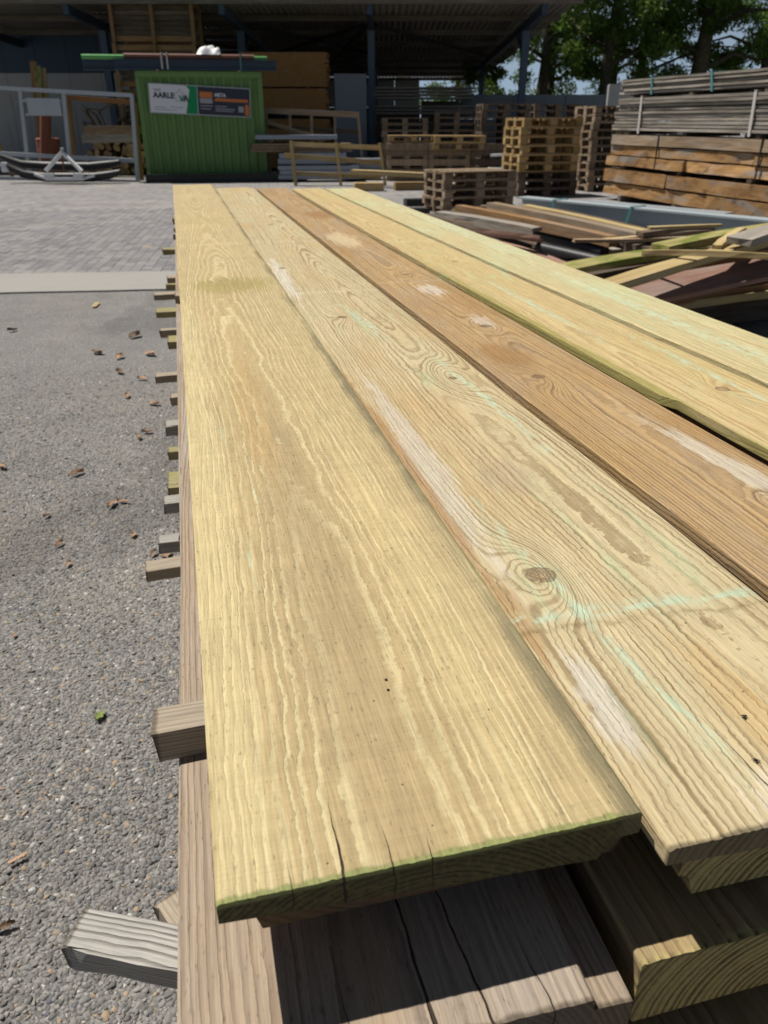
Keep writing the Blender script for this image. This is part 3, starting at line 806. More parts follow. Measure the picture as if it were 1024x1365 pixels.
laths = [  # e_tip, d, course, width, material, skew, what it looks like
    (-0.102, 0.148, 2, 0.029, 'lath_grey', R(-25), 'silver grey weathered lath sticking out at the bottom left'),
    (-0.052, 0.212, 3, 0.022, 'lath_brown', R(-60), 'short crooked grey lath end just behind the silver grey lath'),
    (-0.034, 0.172, 0, 0.026, 'lath_brown', R(2), 'thick pale lath end right under the yellow tan board'),
    (-0.108, 0.983, 5, 0.036, 'lath_brown', R(4), 'long brown lath end, with dry leaves beside it'),
    (-0.087, 1.076, 5, 0.034, 'lath_grey', R(1), 'pale grey lath end between a brown and a mossy lath'),
    (-0.069, 1.095, 4, 0.034, 'lath_grey', R(2), 'pale grey blunt lath end next to the thick mossy lath'),
    (-0.070, 1.344, 5, 0.085, 'lath_mossy', R(0), 'thick block end with yellow moss on the near stack'),
    (-0.070, 1.517, 5, 0.030, 'lath_mossy', R(0), 'thin mossy lath end behind the thick mossy block'),
    (-0.058, 1.306, 3, 0.036, 'lath_grey', R(1), 'pale topped double lath end'),
    (-0.056, 1.703, 4, 0.030, 'lath_brown', R(0), 'short bent lath end'),
    (-0.108, 2.137, 5, 0.042, 'lath_brown', R(1), 'long straight dark lath end jutting far out'),
    (-0.053, 2.000, 3, 0.070, 'lath_mossy', R(0), 'dark lath end with a yellow leaf on it'),
    (-0.076, 2.113, 3, 0.030, 'lath_brown', R(1), 'thin dark lath end'),
    (-0.105, 2.717, 4, 0.070, 'lath_mossy', R(0), 'thick dark lath end'),
    (-0.118, 3.026, 4, 0.050, 'lath_brown', R(3), 'longest dark lath end, slightly tilted'),
    (-0.072, 3.224, 4, 0.034, 'lath_mossy', R(0), 'thin mossy lath end by the concrete strip'),
    (-0.058, 2.990, 3, 0.055, 'lath_brown', R(0), 'blunt dark lath end by the concrete strip'),
    (-0.068, 3.237, 2, 0.060, 'lath_mossy', R(5), 'crooked dark lath end before the brick paving'),
    (-0.012, 3.329, 1, 0.040, 'lath_brown', R(0), 'stubby lath end near the far end'),
    (-0.012, 3.026, 0, 0.040, 'lath_brown', R(0), 'farthest stubby lath end')]
for k, (e, d, c, w, mt, sk, lab) in enumerate(laths):
    tag(lath(e, d, c, w, mt, sk, k * 3.7 + 1), lab + ', %s along the stack from the near end' % ord_words[k] if len(lab.split()) < 8 else lab, 'lath', 'spacer laths in the near stack')
for c in range(12):
    for d in (0.22, 0.75, 1.95, 3.15, 3.75):
        if any(l[2] == c and abs(l[1] - d) < 0.12 for l in laths): continue
        tag(lath(-0.018 if c else 0.02, d + 0.05 * math.sin(c * 3 + d), c, 0.04, ['lath_brown', 'lath_grey', 'lath_mossy'][(c + int(d * 3)) % 3], 0, c * 9 + d),
            'spacer lath between the courses of the near stack, ends flush', 'lath', 'spacer laths flush inside the near stack')

# ------------------------------------------------------------------ materials of the yard behind
M['steel_navy'] = paint('navy_steel', (0.030, 0.052, 0.085), 0.5, dirt=0.3)
M['steel_column'] = paint('blue_grey_column_paint', (0.075, 0.115, 0.17), 0.5, dirt=0.3)
M['steel_galv'] = paint('galvanised_steel', (0.36, 0.39, 0.42), 0.45, dirt=0.25, dirt_col=(0.16, 0.15, 0.14), metal=0.3)
M['steel_grey'] = paint('grey_primed_steel', (0.31, 0.355, 0.38), 0.5, dirt=0.25, dirt_col=(0.17, 0.15, 0.12))
M['steel_black'] = paint('black_steel', (0.018, 0.019, 0.021), 0.45, dirt=0.2, dirt_col=(0.05, 0.045, 0.04))
M['steel_white'] = paint('white_painted_steel', (0.66, 0.67, 0.68), 0.5, dirt=0.25, dirt_col=(0.25, 0.22, 0.18))
M['rust'] = paint('rust_brown_paint', (0.17, 0.055, 0.03), 0.7, dirt=0.4)
M['rust_orange'] = paint('rusty_orange_steel', (0.24, 0.11, 0.035), 0.75, dirt=0.4)
M['container_green'] = paint('container_green_paint', (0.115, 0.22, 0.068), 0.55, vary=0.5, dirt=0.32, dirt_col=(0.055, 0.075, 0.03), scale=1.3, streak=True)
M['pipe_green'] = paint('green_pipe', (0.10, 0.33, 0.09), 0.4, dirt=0.15)
M['pipe_brown'] = paint('brown_pipe', (0.16, 0.065, 0.045), 0.5, dirt=0.2)
M['plastic_white'] = paint('white_sheet', (0.78, 0.78, 0.78), 0.5, dirt=0.12)
M['plastic_blue'] = paint('pale_blue_wrap', (0.23, 0.27, 0.33), 0.4, dirt=0.35, vary=0.4)
M['wall_blue'] = paint('blue_wall_cladding', (0.040, 0.075, 0.125), 0.6, dirt=0.25, streak=True)
M['wall_grey'] = paint('grey_wall_panel', (0.42, 0.43, 0.43), 0.8, dirt=0.3, streak=True)
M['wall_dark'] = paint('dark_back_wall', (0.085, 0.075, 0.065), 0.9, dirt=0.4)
M['roof_sheet'] = concrete_mat('fibre_cement_sheet', (0.30, 0.28, 0.25), 0.6)
M['purlin'] = plank_wood('purlin_wood', (0.11, 0.095, 0.08), (0.16, 0.14, 0.115))
M['strap_teal'] = plain('teal_strap', (0.07, 0.22, 0.22), 0.6)
M['strap_pale'] = plain('pale_strap', (0.50, 0.47, 0.45), 0.5)
M['strap_black'] = plain('black_strap', (0.015, 0.014, 0.013), 0.5)
M['w_yellow'] = plank_wood('fresh_pallet_wood', (0.40, 0.28, 0.125), (0.27, 0.175, 0.075), grey_amt=0.4, vary=0.6)
M['w_greybrown'] = plank_wood('old_pallet_wood', (0.31, 0.23, 0.15), (0.18, 0.125, 0.08), grey_amt=0.45, vary=0.6)
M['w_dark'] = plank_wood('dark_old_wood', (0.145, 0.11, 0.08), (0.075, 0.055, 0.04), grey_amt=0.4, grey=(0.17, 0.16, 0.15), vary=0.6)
M['w_orange'] = plank_wood('sawn_oak_beam', (0.43, 0.255, 0.11), (0.25, 0.135, 0.055), grey=(0.29, 0.265, 0.24), grey_amt=0.95, vary=0.6, freq=16, stain=0.7)
M['w_greyboard'] = plank_wood('grey_weathered_board', (0.33, 0.295, 0.25), (0.19, 0.165, 0.135), grey_amt=0.5, vary=0.5, freq=30)
M['w_pink'] = plank_wood('pink_brown_hardwood', (0.33, 0.20, 0.155), (0.22, 0.12, 0.09), grey_amt=0.5, vary=0.4)
M['w_tan'] = plank_wood('tan_softwood', (0.46, 0.36, 0.18), (0.33, 0.24, 0.115), grey_amt=0.25, vary=0.3)
M['w_moss'] = plank_wood('mossy_softwood', (0.34, 0.31, 0.13), (0.23, 0.19, 0.07), grey_amt=0.2, vary=0.2, moss=0.9)
M['w_brown'] = plank_wood('brown_softwood', (0.28, 0.165, 0.075), (0.17, 0.095, 0.045), grey_amt=0.25, vary=0.4)
M['w_shed'] = plank_wood('shed_lumber_orange', (0.30, 0.165, 0.06), (0.20, 0.10, 0.035), grey_amt=0.15, vary=0.2)
M['bark'] = plank_wood('tree_bark', (0.085, 0.07, 0.05), (0.04, 0.033, 0.025), grey=(0.10, 0.10, 0.08), freq=9, moss=0.25)
M['log'] = plank_wood('firewood', (0.20, 0.13, 0.07), (0.09, 0.06, 0.035), freq=14, vary=0.7)
M['log_end'] = plank_wood('firewood_cut', (0.46, 0.33, 0.19), (0.34, 0.23, 0.12), freq=20, vary=0.4)
M['leaf'] = leaf_mat('tree_leaf', (0.055, 0.105, 0.018), (0.14, 0.23, 0.04), 0.55)
M['leaf_light'] = leaf_mat('hedge_leaf', (0.06, 0.11, 0.02), (0.13, 0.20, 0.04))

# ------------------------------------------------------------------ open shed
def roof_z(y): return 4.12 - (y - 23.0) * 0.0357
shed = thing('open_shed', 'long open fronted shed with blue grey steel columns and low roof', 'shed', (0, 26, 0))
def sh(x, y, z): return (x, y - 26.0, z)
def h_section(b, h, t, L):
    """steel section standing on the origin, L tall"""
    return merge_meshes([box_vf((0, -h / 2 + t / 2, L / 2), (b, t, L)), box_vf((0, h / 2 - t / 2, L / 2), (b, t, L)), box_vf((0, 0, L / 2), (t, h - 2 * t - 0.002, L))])
for (x, y) in ((-12.1, 26), (-8.09, 26), (-4.13, 26), (-0.37, 26), (4.09, 26), (-8.09, 37), (-4.13, 37), (-0.37, 37), (4.09, 37)):
    v, f = h_section(0.20, 0.22, 0.02, roof_z(y) - 0.42)
    obj('column', mesh_from('column', v, f, M['steel_column']), shed, sh(x, y, 0))
for x in (-12.1, -8.09, -4.13, -0.37, 4.09):
    bar('rafter', sh(x, 23.2, roof_z(23.2) - 0.30), sh(x, 45.8, roof_z(45.8) - 0.30), 0.14, 0.22, M['steel_navy'], shed)
for k in range(9):
    y = 23.2 + k * 2.8
    bar('purlin', sh(-16, y, roof_z(y) - 0.115), sh(5.05, y, roof_z(y) - 0.115), 0.07, 0.14, M['purlin'], shed)
def corrugated(x0, x1, y0, y1, zf, period, amp, step):
    xs = np.arange(x0, x1 + 1e-6, step); V, F = [], []
    for (y, lift) in ((y0, 0.0), (y1, 0.012)):
        for t in (0.0, 0.008):
            for x in xs: V.append((x, y, zf(y) + lift + t + amp * math.sin(2 * math.pi * x / period)))
    n = len(xs)
    for i in range(n - 1):
        F += [(i, 2 * n + i, 2 * n + i + 1, i + 1), (n + i, n + i + 1, 3 * n + i + 1, 3 * n + i), (i, i + 1, n + i + 1, n + i), (2 * n + i, 3 * n + i, 3 * n + i + 1, 2 * n + i + 1)]
    F += [(0, n, 3 * n, 2 * n), (n - 1, 3 * n - 1, 4 * n - 1, 2 * n - 1)]
    return V, F
for k in range(8):
    y0 = 23.0 + k * 2.9
    for (xa, xb) in ((-16.02, -9.0), (-9.09, -1.98), (-2.07, 5.13)):
        v, f = corrugated(xa, xb, y0, y0 + 2.98, lambda y, k2=(0.012 if xa == -9.09 else 0.0): roof_z(y) + k2, 0.18, 0.022, 0.045)
        obj('roof_sheet', mesh_from('roof_sheet', [sh(*p) for p in v], f, M['roof_sheet'], smooth=True, sharp=40), shed)
def zr(x, y, d=0.24): return sh(x, y, roof_z(y) - d)
for a, b in (((-0.5, 26.3), (-2.4, 38)), ((-3.9, 26.3), (-0.6, 33)), ((-0.6, 26.3), (-3.9, 33)), ((-0.2, 26.3), (3.8, 34)), ((-7.9, 26.3), (-4.4, 33))):
    bar('brace', zr(*a), zr(*b), 0.07, 0.09, M['steel_black'], shed)
for (x, s) in ((-0.37, -1), (-4.13, -1), (4.09, -1), (-8.09, 1)):
    bar('knee_brace', sh(x, 26.14, 2.9), sh(x, 27.4, roof_z(27.4) - 0.42), 0.08, 0.08, M['steel_navy'], shed)
# left bay: blue cladding above pale panels
for k in range(8):
    box('wall_panel', (1.06, 0.10, 2.72), sh(-16.0 + 1.07 * k + 0.53, 30.0, 1.36), M['wall_grey'], shed)
    box('wall_cladding', (1.06, 0.08, 1.10), sh(-16.0 + 1.07 * k + 0.53, 30.0, 3.272), M['wall_blue'], shed)
box('side_wall', (0.10, 15.6, 3.2), sh(-7.40, 37.9, 1.6), M['wall_dark'], shed)
box('back_wall', (9.2, 0.12, 1.9), sh(-2.7, 45.8, 0.95), M['wall_dark'], shed)
box('back_wall', (1.9, 0.12, 2.2), sh(2.9, 45.8, 1.1), M['wall_dark'], shed)
for k in range(7):
    box('back_wall_panel', (1.28, 0.08, 1.30), sh(-6.6 + 1.3 * k, 45.7, 2.56), M['wall_grey' if k > 2 else 'wall_dark'], shed)
# concrete panel standing between two bays
part = thing('concrete_partition', 'upright blue grey concrete slab beside the shed column behind the timber frames', 'wall', (-0.95, 24.6, 0), R(12))
box('slab', (0.9, 0.16, 2.45), (0, 0, 1.225), M['concrete_blue'], part)
box('foot', (0.9, 0.9, 0.14), (0, 0.53, 0.07), M['concrete_blue'], part)
# retaining wall of blocks right of the shed
wall = thing('block_wall', 'low blue grey concrete block wall in the shade right of the shed', 'wall', (3.2, 27.2, 0))
for k in range(4):
    for j in range(3):
        box('block', (1.58, 0.6, 0.66), (k * 1.6 - (0.4 if j % 2 else 0), 0, 0.333 + j * 0.67), M['concrete_blue'], wall, 0, 0.02)
for k, (x, y, lab) in enumerate(((6.35, 22.4, 'pale grey concrete block wall end beside the narrow pallet stack'), (7.75, 21.7, 'grey concrete block pile behind the strapped grey boards'))):
    t = thing('concrete_block_pile', lab, 'concrete blocks', (x, y, 0), R(-8), 'concrete block piles behind the yard stacks')
    for j in range(3): box('block', (1.25, 0.7, 0.70), (0.05 * (j % 2), 0, 0.352 + j * 0.704), M['concrete_grey'], t, 0, 0.02)

# ------------------------------------------------------------------ green container with banner
cont = thing('green_container', 'green corrugated steel container with an advertising board', 'container', (-5.55, 19.66, 0), R(9.5))
CW, CD, CH = 2.80, 2.20, 2.26
def corr_wall(L, z0, z1, depth, period):
    """trapezoid ribs along x, upright"""
    xs, ys = [], []
    x = 0.0
    while x < L - 1e-6:
        for (fx, fy) in ((0, 0), (0.32, 0), (0.5, 1), (0.82, 1)):
            xx = x + fx * period
            if xx < L: xs.append(xx); ys.append(fy * depth)
        x += period
    xs.append(L); ys.append(0.0)
    n = len(xs); V = [(xs[i], ys[i], z0) for i in range(n)] + [(xs[i], ys[i], z1) for i in range(n)]
    return V, [(i, i + 1, n + i + 1, n + i) for i in range(n - 1)]
v, f = corr_wall(CW - 0.2, 0.20, CH - 0.10, 0.034, 0.20)
obj('front_wall', mesh_from('corrugated_wall', v, f, M['container_green']), cont, (0.1, 0.035, 0))
obj('back_wall', mesh_from('corrugated_wall', v, f, M['container_green']), cont, (0.1, CD - 0.05, 0))
v, f = corr_wall(CD - 0.2, 0.20, CH - 0.10, 0.034, 0.20)
obj('side_wall', mesh_from('corrugated_wall', v, f, M['container_green']), cont, (0.04, 0.1, 0), (0, 0, R(90)))
obj('side_wall', mesh_from('corrugated_wall', v, f, M['container_green']), cont, (CW - 0.035, 0.1, 0), (0, 0, R(90)))
for x in (0.05, CW - 0.05):
    for y in (0.05, CD - 0.05): box('corner_post', (0.10, 0.10, CH - 0.31), (x, y, 0.20 + (CH - 0.31) / 2), M['container_green'], cont, 0, 0.012)
for z, nm in ((CH - 0.055, 'top_rail'), (0.14, 'bottom_rail')):
    for y in (0.05, CD - 0.05): box(nm, (CW, 0.10, 0.10), (CW / 2, y, z), M['container_green'], cont, 0, 0.008)
    for x in (0.05, CW - 0.05): box(nm, (0.10, CD - 0.2, 0.10), (x, CD / 2, z), M['container_green'], cont, 0, 0.008)
box('roof', (CW - 0.02, CD - 0.02, 0.02), (CW / 2, CD / 2, CH + 0.006), M['container_green'], cont)
for y in (0.25, CD - 0.25): box('skid', (CW - 0.1, 0.14, 0.088), (CW / 2, y, 0.044), M['steel_black'], cont)
# advertising board
M['sign_white'] = plain('sign_white', (0.62, 0.64, 0.68), 0.45)
M['sign_green'] = plain('sign_green', (0.0, 0.23, 0.075), 0.45)
M['sign_navy'] = plain('sign_navy', (0.028, 0.032, 0.05), 0.45)
M['sign_orange'] = plain('sign_orange', (0.52, 0.165, 0.045), 0.45)
M['sign_grey'] = plain('sign_grey', (0.30, 0.31, 0.34), 0.45)
M['sign_black'] = plain('sign_black', (0.02, 0.022, 0.025), 0.45)
SW, SH = 2.26, 0.60
sgn = obj('advertising_board', box_mesh(SW, 0.02, SH, M['steel_galv']), cont, (0.25 + SW / 2, -0.012, 1.70), (0, R(2.6), 0))
def flat(name, pts, mat, lay=0):
    """flat print on the board: pts in board metres from the lower left"""
    y = -0.0115 - 0.0025 * lay
    me = mesh_from(name, [(px - SW / 2, y, pz - SH / 2) for px, pz in pts], [tuple(range(len(pts)))], mat)
    return obj(name, me, sgn)
def rect(x0, z0, x1, z1): return [(x0, z0), (x1, z0), (x1, z1), (x0, z1)]
flat('white_field', [(0.02, 0.02), (0.80, 0.02), (0.90, 0.50), (0.82, 0.58), (0.02, 0.58)], M['sign_white'])
flat('green_field', [(0.802, 0.02), (1.06, 0.02), (1.06, 0.58), (0.822, 0.58), (0.902, 0.50)], M['sign_green'])
flat('dark_field', rect(1.08, 0.02, SW - 0.02, 0.58), M['sign_navy'])
flat('orange_block', rect(1.12, 0.36, 1.40, 0.48), M['sign_orange'], 1)
flat('grey_block', rect(1.12, 0.25, 1.40, 0.35), M['sign_grey'], 1)
flat('orange_stripe', [(1.44, 0.305), (2.20, 0.305), (2.20, 0.365), (1.47, 0.365)], M['sign_orange'], 1)
flat('orange_post', rect(2.13, 0.04, 2.22, 0.26), M['sign_orange'], 1)
flat('pale_square', rect(1.98, 0.10, 2.10, 0.22), M['sign_grey'], 1)
for (x0, x1, z) in ((1.13, 1.40, 0.19), (1.13, 1.36, 0.13), (1.46, 1.72, 0.19), (1.46, 1.90, 0.14), (1.46, 1.86, 0.10)):
    flat('fine_print', rect(x0, z, x1, z + 0.018), M['sign_grey'], 1)
for (x0, x1, z) in ((0.10, 0.36, 0.12), (0.46, 0.74, 0.13), (0.10, 0.60, 0.07)):
    flat('fine_print', rect(x0, z, x1, z + 0.014), M['sign_grey'], 1)
def lettering(txt, size, x, z, mat, bold=0.0):
    cu = bpy.data.curves.new('lettering', 'FONT'); cu.body = txt; cu.size = size; cu.offset = bold; cu.resolution_u = 2
    tmp = bpy.data.objects.new('lettering_curve', cu); COL.objects.link(tmp)
    me = bpy.data.meshes.new_from_object(tmp.evaluated_get(bpy.context.evaluated_depsgraph_get()))
    bpy.data.objects.remove(tmp); bpy.data.curves.remove(cu)
    me.materials.clear(); me.materials.append(mat)
    return obj('lettering', me, sgn, (x - SW / 2, -0.0155, z - SH / 2), (R(90), 0, 0))
lettering('VAN', 0.075, 0.115, 0.445, M['sign_black'])
lettering('AARLE', 0.155, 0.10, 0.315, M['sign_black'], 0.006)
lettering('META', 0.10, 1.45, 0.395, M['sign_white'], 0.003)
pent = [(0.56, 0.37), (0.60, 0.27), (0.74, 0.27), (0.80, 0.37), (0.68, 0.50)]
for i in range(5):
    (xa, za), (xb, zb) = pent[i], pent[(i + 1) % 5]
    dx, dz = xb - xa, zb - za; L = math.hypot(dx, dz); nx, nz = -dz / L * 0.006, dx / L * 0.006
    flat('house_outline', [(xa + nx, za + nz), (xb + nx, zb + nz), (xb - nx, zb - nz), (xa - nx, za - nz)][::-1], M['sign_grey'], 2 + 0.2 * i)
flat('logo_letter', [(0.66, 0.38), (0.69, 0.38), (0.72, 0.31), (0.745, 0.38), (0.775, 0.38), (0.735, 0.26), (0.705, 0.26)], M['sign_green'], 4)
flat('logo_letter', [(0.755, 0.26), (0.785, 0.26), (0.81, 0.33), (0.84, 0.26), (0.87, 0.26), (0.825, 0.39), (0.795, 0.39)], M['sign_black'], 4)

# things lying on the container roof
ZC = CH + 0.016
def ct(x, y, z):
    c, s = math.cos(R(9.5)), math.sin(R(9.5)); return (-5.55 + c * x - s * y, 19.66 + s * x + c * y, z)
def i_beam(name, p0, p1, b, h, t, mat, label, group=None):
    m, L = frame_between(p0, p1)
    V, F = merge_meshes([box_vf((0, 0, h / 2 - t / 2), (b, L, t)), box_vf((0, 0, -h / 2 + t / 2), (b, L, t)), box_vf((0, 0, 0), (t * 0.7, L, h - 2 * t - 0.002))])
    o = bpy.data.objects.new(name, mesh_from(name, V, F, mat)); o.matrix_local = m; link(o)
    return tag(o, label, 'steel beam', group)
i_beam('steel_beam', ct(-0.42, 0.10, ZC + 0.13), ct(3.15, 0.10, ZC + 0.13), 0.20, 0.20, 0.02, M['steel_navy'], 'navy steel beam along the front edge of the green container roof', 'steel on the container roof')
i_beam('steel_beam', ct(-1.15, 0.50, ZC + 0.13), ct(2.70, 0.50, ZC + 0.13), 0.20, 0.20, 0.02, M['steel_navy'], 'dark steel beam on the container roof overhanging it far to the left', 'steel on the container roof')
for k, y in enumerate((0.06, 0.54)):
    tag(bar('roof_lath', ct(0.5 + k * 1.8, -0.0, ZC + 0.0145), ct(0.5 + k * 1.8, 1.2, ZC + 0.0145), 0.06, 0.025, M['w_tan']), ['pale lath under the navy beam near the left of the container roof', 'pale lath under the navy beam near the right of the container roof'][k], 'lath', 'laths on the container roof')
tag(tube('green_pipe', [ct(-1.12, 0.30, ZC + 0.282), ct(2.95, 0.30, ZC + 0.282)], 0.05, M['pipe_green']), 'long green pipe lying on the steel beams above the container', 'pipe')
tag(tube('brown_pipe', [ct(-0.20, 0.15, ZC + 0.292), ct(2.66, 0.15, ZC + 0.292)], 0.06, M['pipe_brown']), 'red brown pipe lying on the navy beam above the container', 'pipe')
for k, x in enumerate((0.62, 0.74, 2.35)):
    V, F = merge_meshes([box_vf((0, -0.125, 0.185), (0.03, 0.012, 0.33)), box_vf((0, 0.36, 0.185), (0.03, 0.012, 0.33)), box_vf((0, 0.117, 0.344), (0.03, 0.49, 0.012))])
    o = obj('tie_strap', mesh_from('tie_strap', V, F, M['strap_pale' if k < 2 else 'strap_teal']), None, ct(x, 0.10, ZC + 0.02), (0, 0, R(9.5)))
    tag(o, ['left pale strap of the pair round the roof steel', 'right pale strap of the pair round the roof steel', 'teal strap round the roof steel near its right end'][k], 'strap', 'straps round the steel on the container roof')
def drape_mesh(w, d, h, mat, seed):
    V, F = [], []; nu, nv = 18, 12
    for i in range(nu + 1):
        for j in range(nv + 1):
            u = i / nu * 2 - 1; vv = j / nv * 2 - 1
            r = max(0.0, 1 - (abs(u) ** 2.6 + abs(vv) ** 2.6)); z = h * r ** 0.45 * (0.75 + 0.6 * mnoise.noise((u * 1.6, vv * 1.6, seed)))
            V.append((u * w / 2 * (1 + 0.12 * mnoise.noise((u * 2, vv * 2, seed + 3))), vv * d / 2, max(z, 0.0)))
    n = nv + 1
    for i in range(nu):
        for j in range(nv): F.append((i * n + j, (i + 1) * n + j, (i + 1) * n + j + 1, i * n + j + 1))
    return mesh_from('drape', V, F, mat, smooth=True)
tag(obj('white_sheet_bundle', drape_mesh(0.55, 0.36, 0.20, M['plastic_white'], 4.0), None, ct(1.66, 0.22, ZC + 0.335), (0, 0, R(9.5))), 'crumpled white plastic sheet lying on the pipes above the container', 'plastic sheet')
i_beam('steel_beam', (-5.50, 19.30, 0.105), (-2.55, 19.72, 0.105), 0.16, 0.16, 0.016, M['steel_black'], 'black steel beam lying on the ground along the foot of the green container')

# big slatted crates stacked behind the container
def crate(loc, label):
    t = thing('slatted_crate', label, 'crate', loc, R(3), 'big slatted crates behind the container')
    W, D, Hh = 2.15, 1.3, 1.02
    for x in (-W / 2 + 0.05, 0.0, W / 2 - 0.05):
        for y in (-D / 2, D / 2): box('post', (0.09, 0.09, Hh), (x, y, Hh / 2), M['w_brown'], t)
    for y in (-D / 2 + 0.04, D / 2 - 0.04):
        for z in (0.10, Hh - 0.09): bar('rail', (-W / 2 + 0.095, y + 0.04, z), (W / 2 - 0.095, y + 0.04, z), 0.05, 0.12, M['w_brown'], t)
        for k in range(6): bar('slat', (-W / 2 + 0.095, y + (0.092 if y < 0 else -0.04), 0.22 + k * 0.115), (W / 2 - 0.095, y + (0.092 if y < 0 else -0.04), 0.22 + k * 0.115), 0.02, 0.10, M['w_dark'], t)
    return t
for k in range(4):
    crate((-6.02 + 0.02 * (k % 2), 24.0, k * 1.03 if k < 3 else 3.09), ['bottom slatted crate behind the green container', 'second slatted crate up behind the container', 'third slatted crate up, just above the container steel', 'top slatted crate of the stack behind the container, under the roof'][k])

# ------------------------------------------------------------------ left: steel frame, spreader, firewood
fr = thing('steel_rack', 'grey tubular steel frame with a blank metal plate, left of the container', 'metal frame', (0, 0, 0))
def tb(nm, a, b, w=0.085, mat='steel_galv', par=None): return bar(nm, a, b, w, w, M[mat], par or fr)
tb('top_rail', (-9.584, 20.700, 2.005), (-5.723, 19.850, 1.804))
tb('middle_rail', (-9.920, 20.700, 0.603), (-5.888, 19.850, 0.455), 0.09)
tb('bottom_rail', (-10.057, 20.700, 0.031), (-5.904, 19.850, -0.015), 0.10)
tb('post', (-8.522, 20.550, 1.961), (-8.699, 20.550, 0.023))
tb('post', (-7.413, 20.280, 1.907), (-7.572, 20.280, 0.006))
tb('post', (-5.704, 19.800, 1.833), (-5.836, 19.800, -0.012))
tb('cross_bar', (-8.484, 20.500, 1.712), (-7.460, 20.250, 1.692), 0.05)
tb('cross_bar', (-8.474, 20.500, 1.422), (-7.442, 20.250, 1.413), 0.05)
m, L = frame_between((-8.371, 20.420, 1.586), (-7.524, 20.220, 1.568))
o = bpy.data.objects.new('metal_plate', box_mesh(0.02, L, 0.36, M['steel_galv'])); o.matrix_local = m; link(o, fr)
rf = thing('rusty_rack', 'rust orange steel frame standing just behind the grey tubular frame', 'metal frame', (0, 0, 0))
tb('top_rail', (-7.522, 20.750, 1.780), (-5.854, 20.350, 1.671), 0.10, 'rust_orange', rf)
tb('post', (-7.507, 20.750, 1.765), (-7.642, 20.750, 0.045), 0.09, 'rust_orange', rf)
tb('post', (-5.828, 20.350, 1.663), (-5.899, 20.350, 0.002), 0.09, 'rust_orange', rf)
# lifting yoke with black curved forks
yk = thing('lifting_yoke', 'white lifting yoke with black curved forks lying before the grey steel frame', 'lifting gear', (0, 0, 0))
for pts in ([(-8.874, 19.600, 0.561), (-8.700, 19.600, 0.482), (-8.407, 19.600, 0.387), (-7.890, 19.600, 0.355), (-6.811, 19.500, 0.344), (-6.369, 19.500, 0.391), (-6.101, 19.500, 0.439)],
            [(-8.646, 19.200, 0.405), (-8.495, 19.200, 0.312), (-8.245, 19.200, 0.202), (-7.776, 19.200, 0.139), (-6.623, 19.100, 0.145), (-6.256, 19.100, 0.192), (-5.990, 19.100, 0.254)]):
    tube('fork', pts, [0.06, 0.085, 0.095, 0.10, 0.10, 0.09, 0.06], M['steel_black'], yk, 8)
for a in ((-8.628, 19.120, 0.401), (-8.608, 19.100, 0.301)): box('fork_tip', (0.13, 0.12, 0.10), a, M['steel_white'], yk, 0, 0.02)
bar('yoke_leg', (-7.265, 19.100, 0.641), (-7.633, 18.950, 0.278), 0.10, 0.08, M['steel_white'], yk)
bar('yoke_leg', (-7.231, 19.100, 0.641), (-6.821, 18.950, 0.278), 0.07, 0.06, M['steel_white'], yk)
tube('lifting_eye', [(-7.262, 19.100, 0.611), (-7.228, 19.100, 0.748)], 0.04, M['steel_galv'], yk, 8)
tube('chain', [(-7.246, 19.080, 0.611), (-7.265, 19.050, 0.273)], 0.02, M['rust'], yk, 6)
box('hinge_block', (0.20, 0.14, 0.13), (-7.550, 18.900, 0.172), M['steel_white'], yk, 0, 0.02)
box('hinge_block', (0.20, 0.14, 0.13), (-6.890, 18.900, 0.172), M['steel_white'], yk, 0, 0.02)
bar('spread_bar', (-7.626, 18.850, 0.121), (-6.763, 18.850, 0.121), 0.06, 0.06, M['steel_white'], yk)
bar('side_bar', (-7.900, 18.950, 0.216), (-7.627, 18.900, 0.126), 0.05, 0.05, M['steel_white'], yk)
bar('side_bar', (-6.833, 18.900, 0.110), (-6.549, 18.950, 0.185), 0.05, 0.05, M['steel_white'], yk)

# firewood heap and beams behind the frame
LOG = [(-7.9, 22.6), (-5.75, 22.6)]
lm = []
for k in range(3):
    V, F = [], []
    n = 9
    for i in (0, 1):
        for j in range(n):
            a = 2 * math.pi * j / n; r = 1 + 0.18 * math.sin(a * 2 + k) + 0.08 * math.sin(a * 5 + k * 2)
            V.append((r * math.cos(a) * 0.085, (i - 0.5) * 0.55, r * math.sin(a) * 0.085))
    F = [(j, n + j, n + (j + 1) % n, (j + 1) % n) for j in range(n)] + [tuple(range(n)), tuple(range(2 * n - 1, n - 1, -1))]
    me = mesh_from('log', V, F, M['log']); me.materials.append(M['log_end'])
    me.polygons[n].material_index = 1; me.polygons[n + 1].material_index = 1
    lm.append(me)
random.seed(3)
for row in range(7):
    for i in range(12 - row):
        if row > 4 and i > 4: continue
        x = -7.9 + 0.185 * (i + row * 0.5) + random.uniform(-0.03, 0.03)
        o = obj('firewood_log', lm[(i + row) % 3], None, (x, 22.4 + random.uniform(-0.12, 0.12), 0.09 + row * 0.145), (random.uniform(-0.15, 0.15), random.uniform(0, 6), random.uniform(-0.35, 0.35)))
        tag(o, 'split firewood log in the heap behind the grey steel frame', 'log', 'firewood heap behind the steel frame')
for k, (a, b, mt, lab) in enumerate((((-7.615, 21.900, 1.082), (-6.152, 21.600, 1.085), 'w_greybrown', 'upper pale beam lying on the firewood heap'),
                                     ((-7.655, 21.800, 0.878), (-6.188, 21.500, 0.901), 'w_greyboard', 'lower greyish beam lying on the firewood heap'))):
    tag(plank('loose_beam', a, b, 0.2, 0.19, M[mt], 5 + k), lab, 'beam', 'beams on the firewood heap')
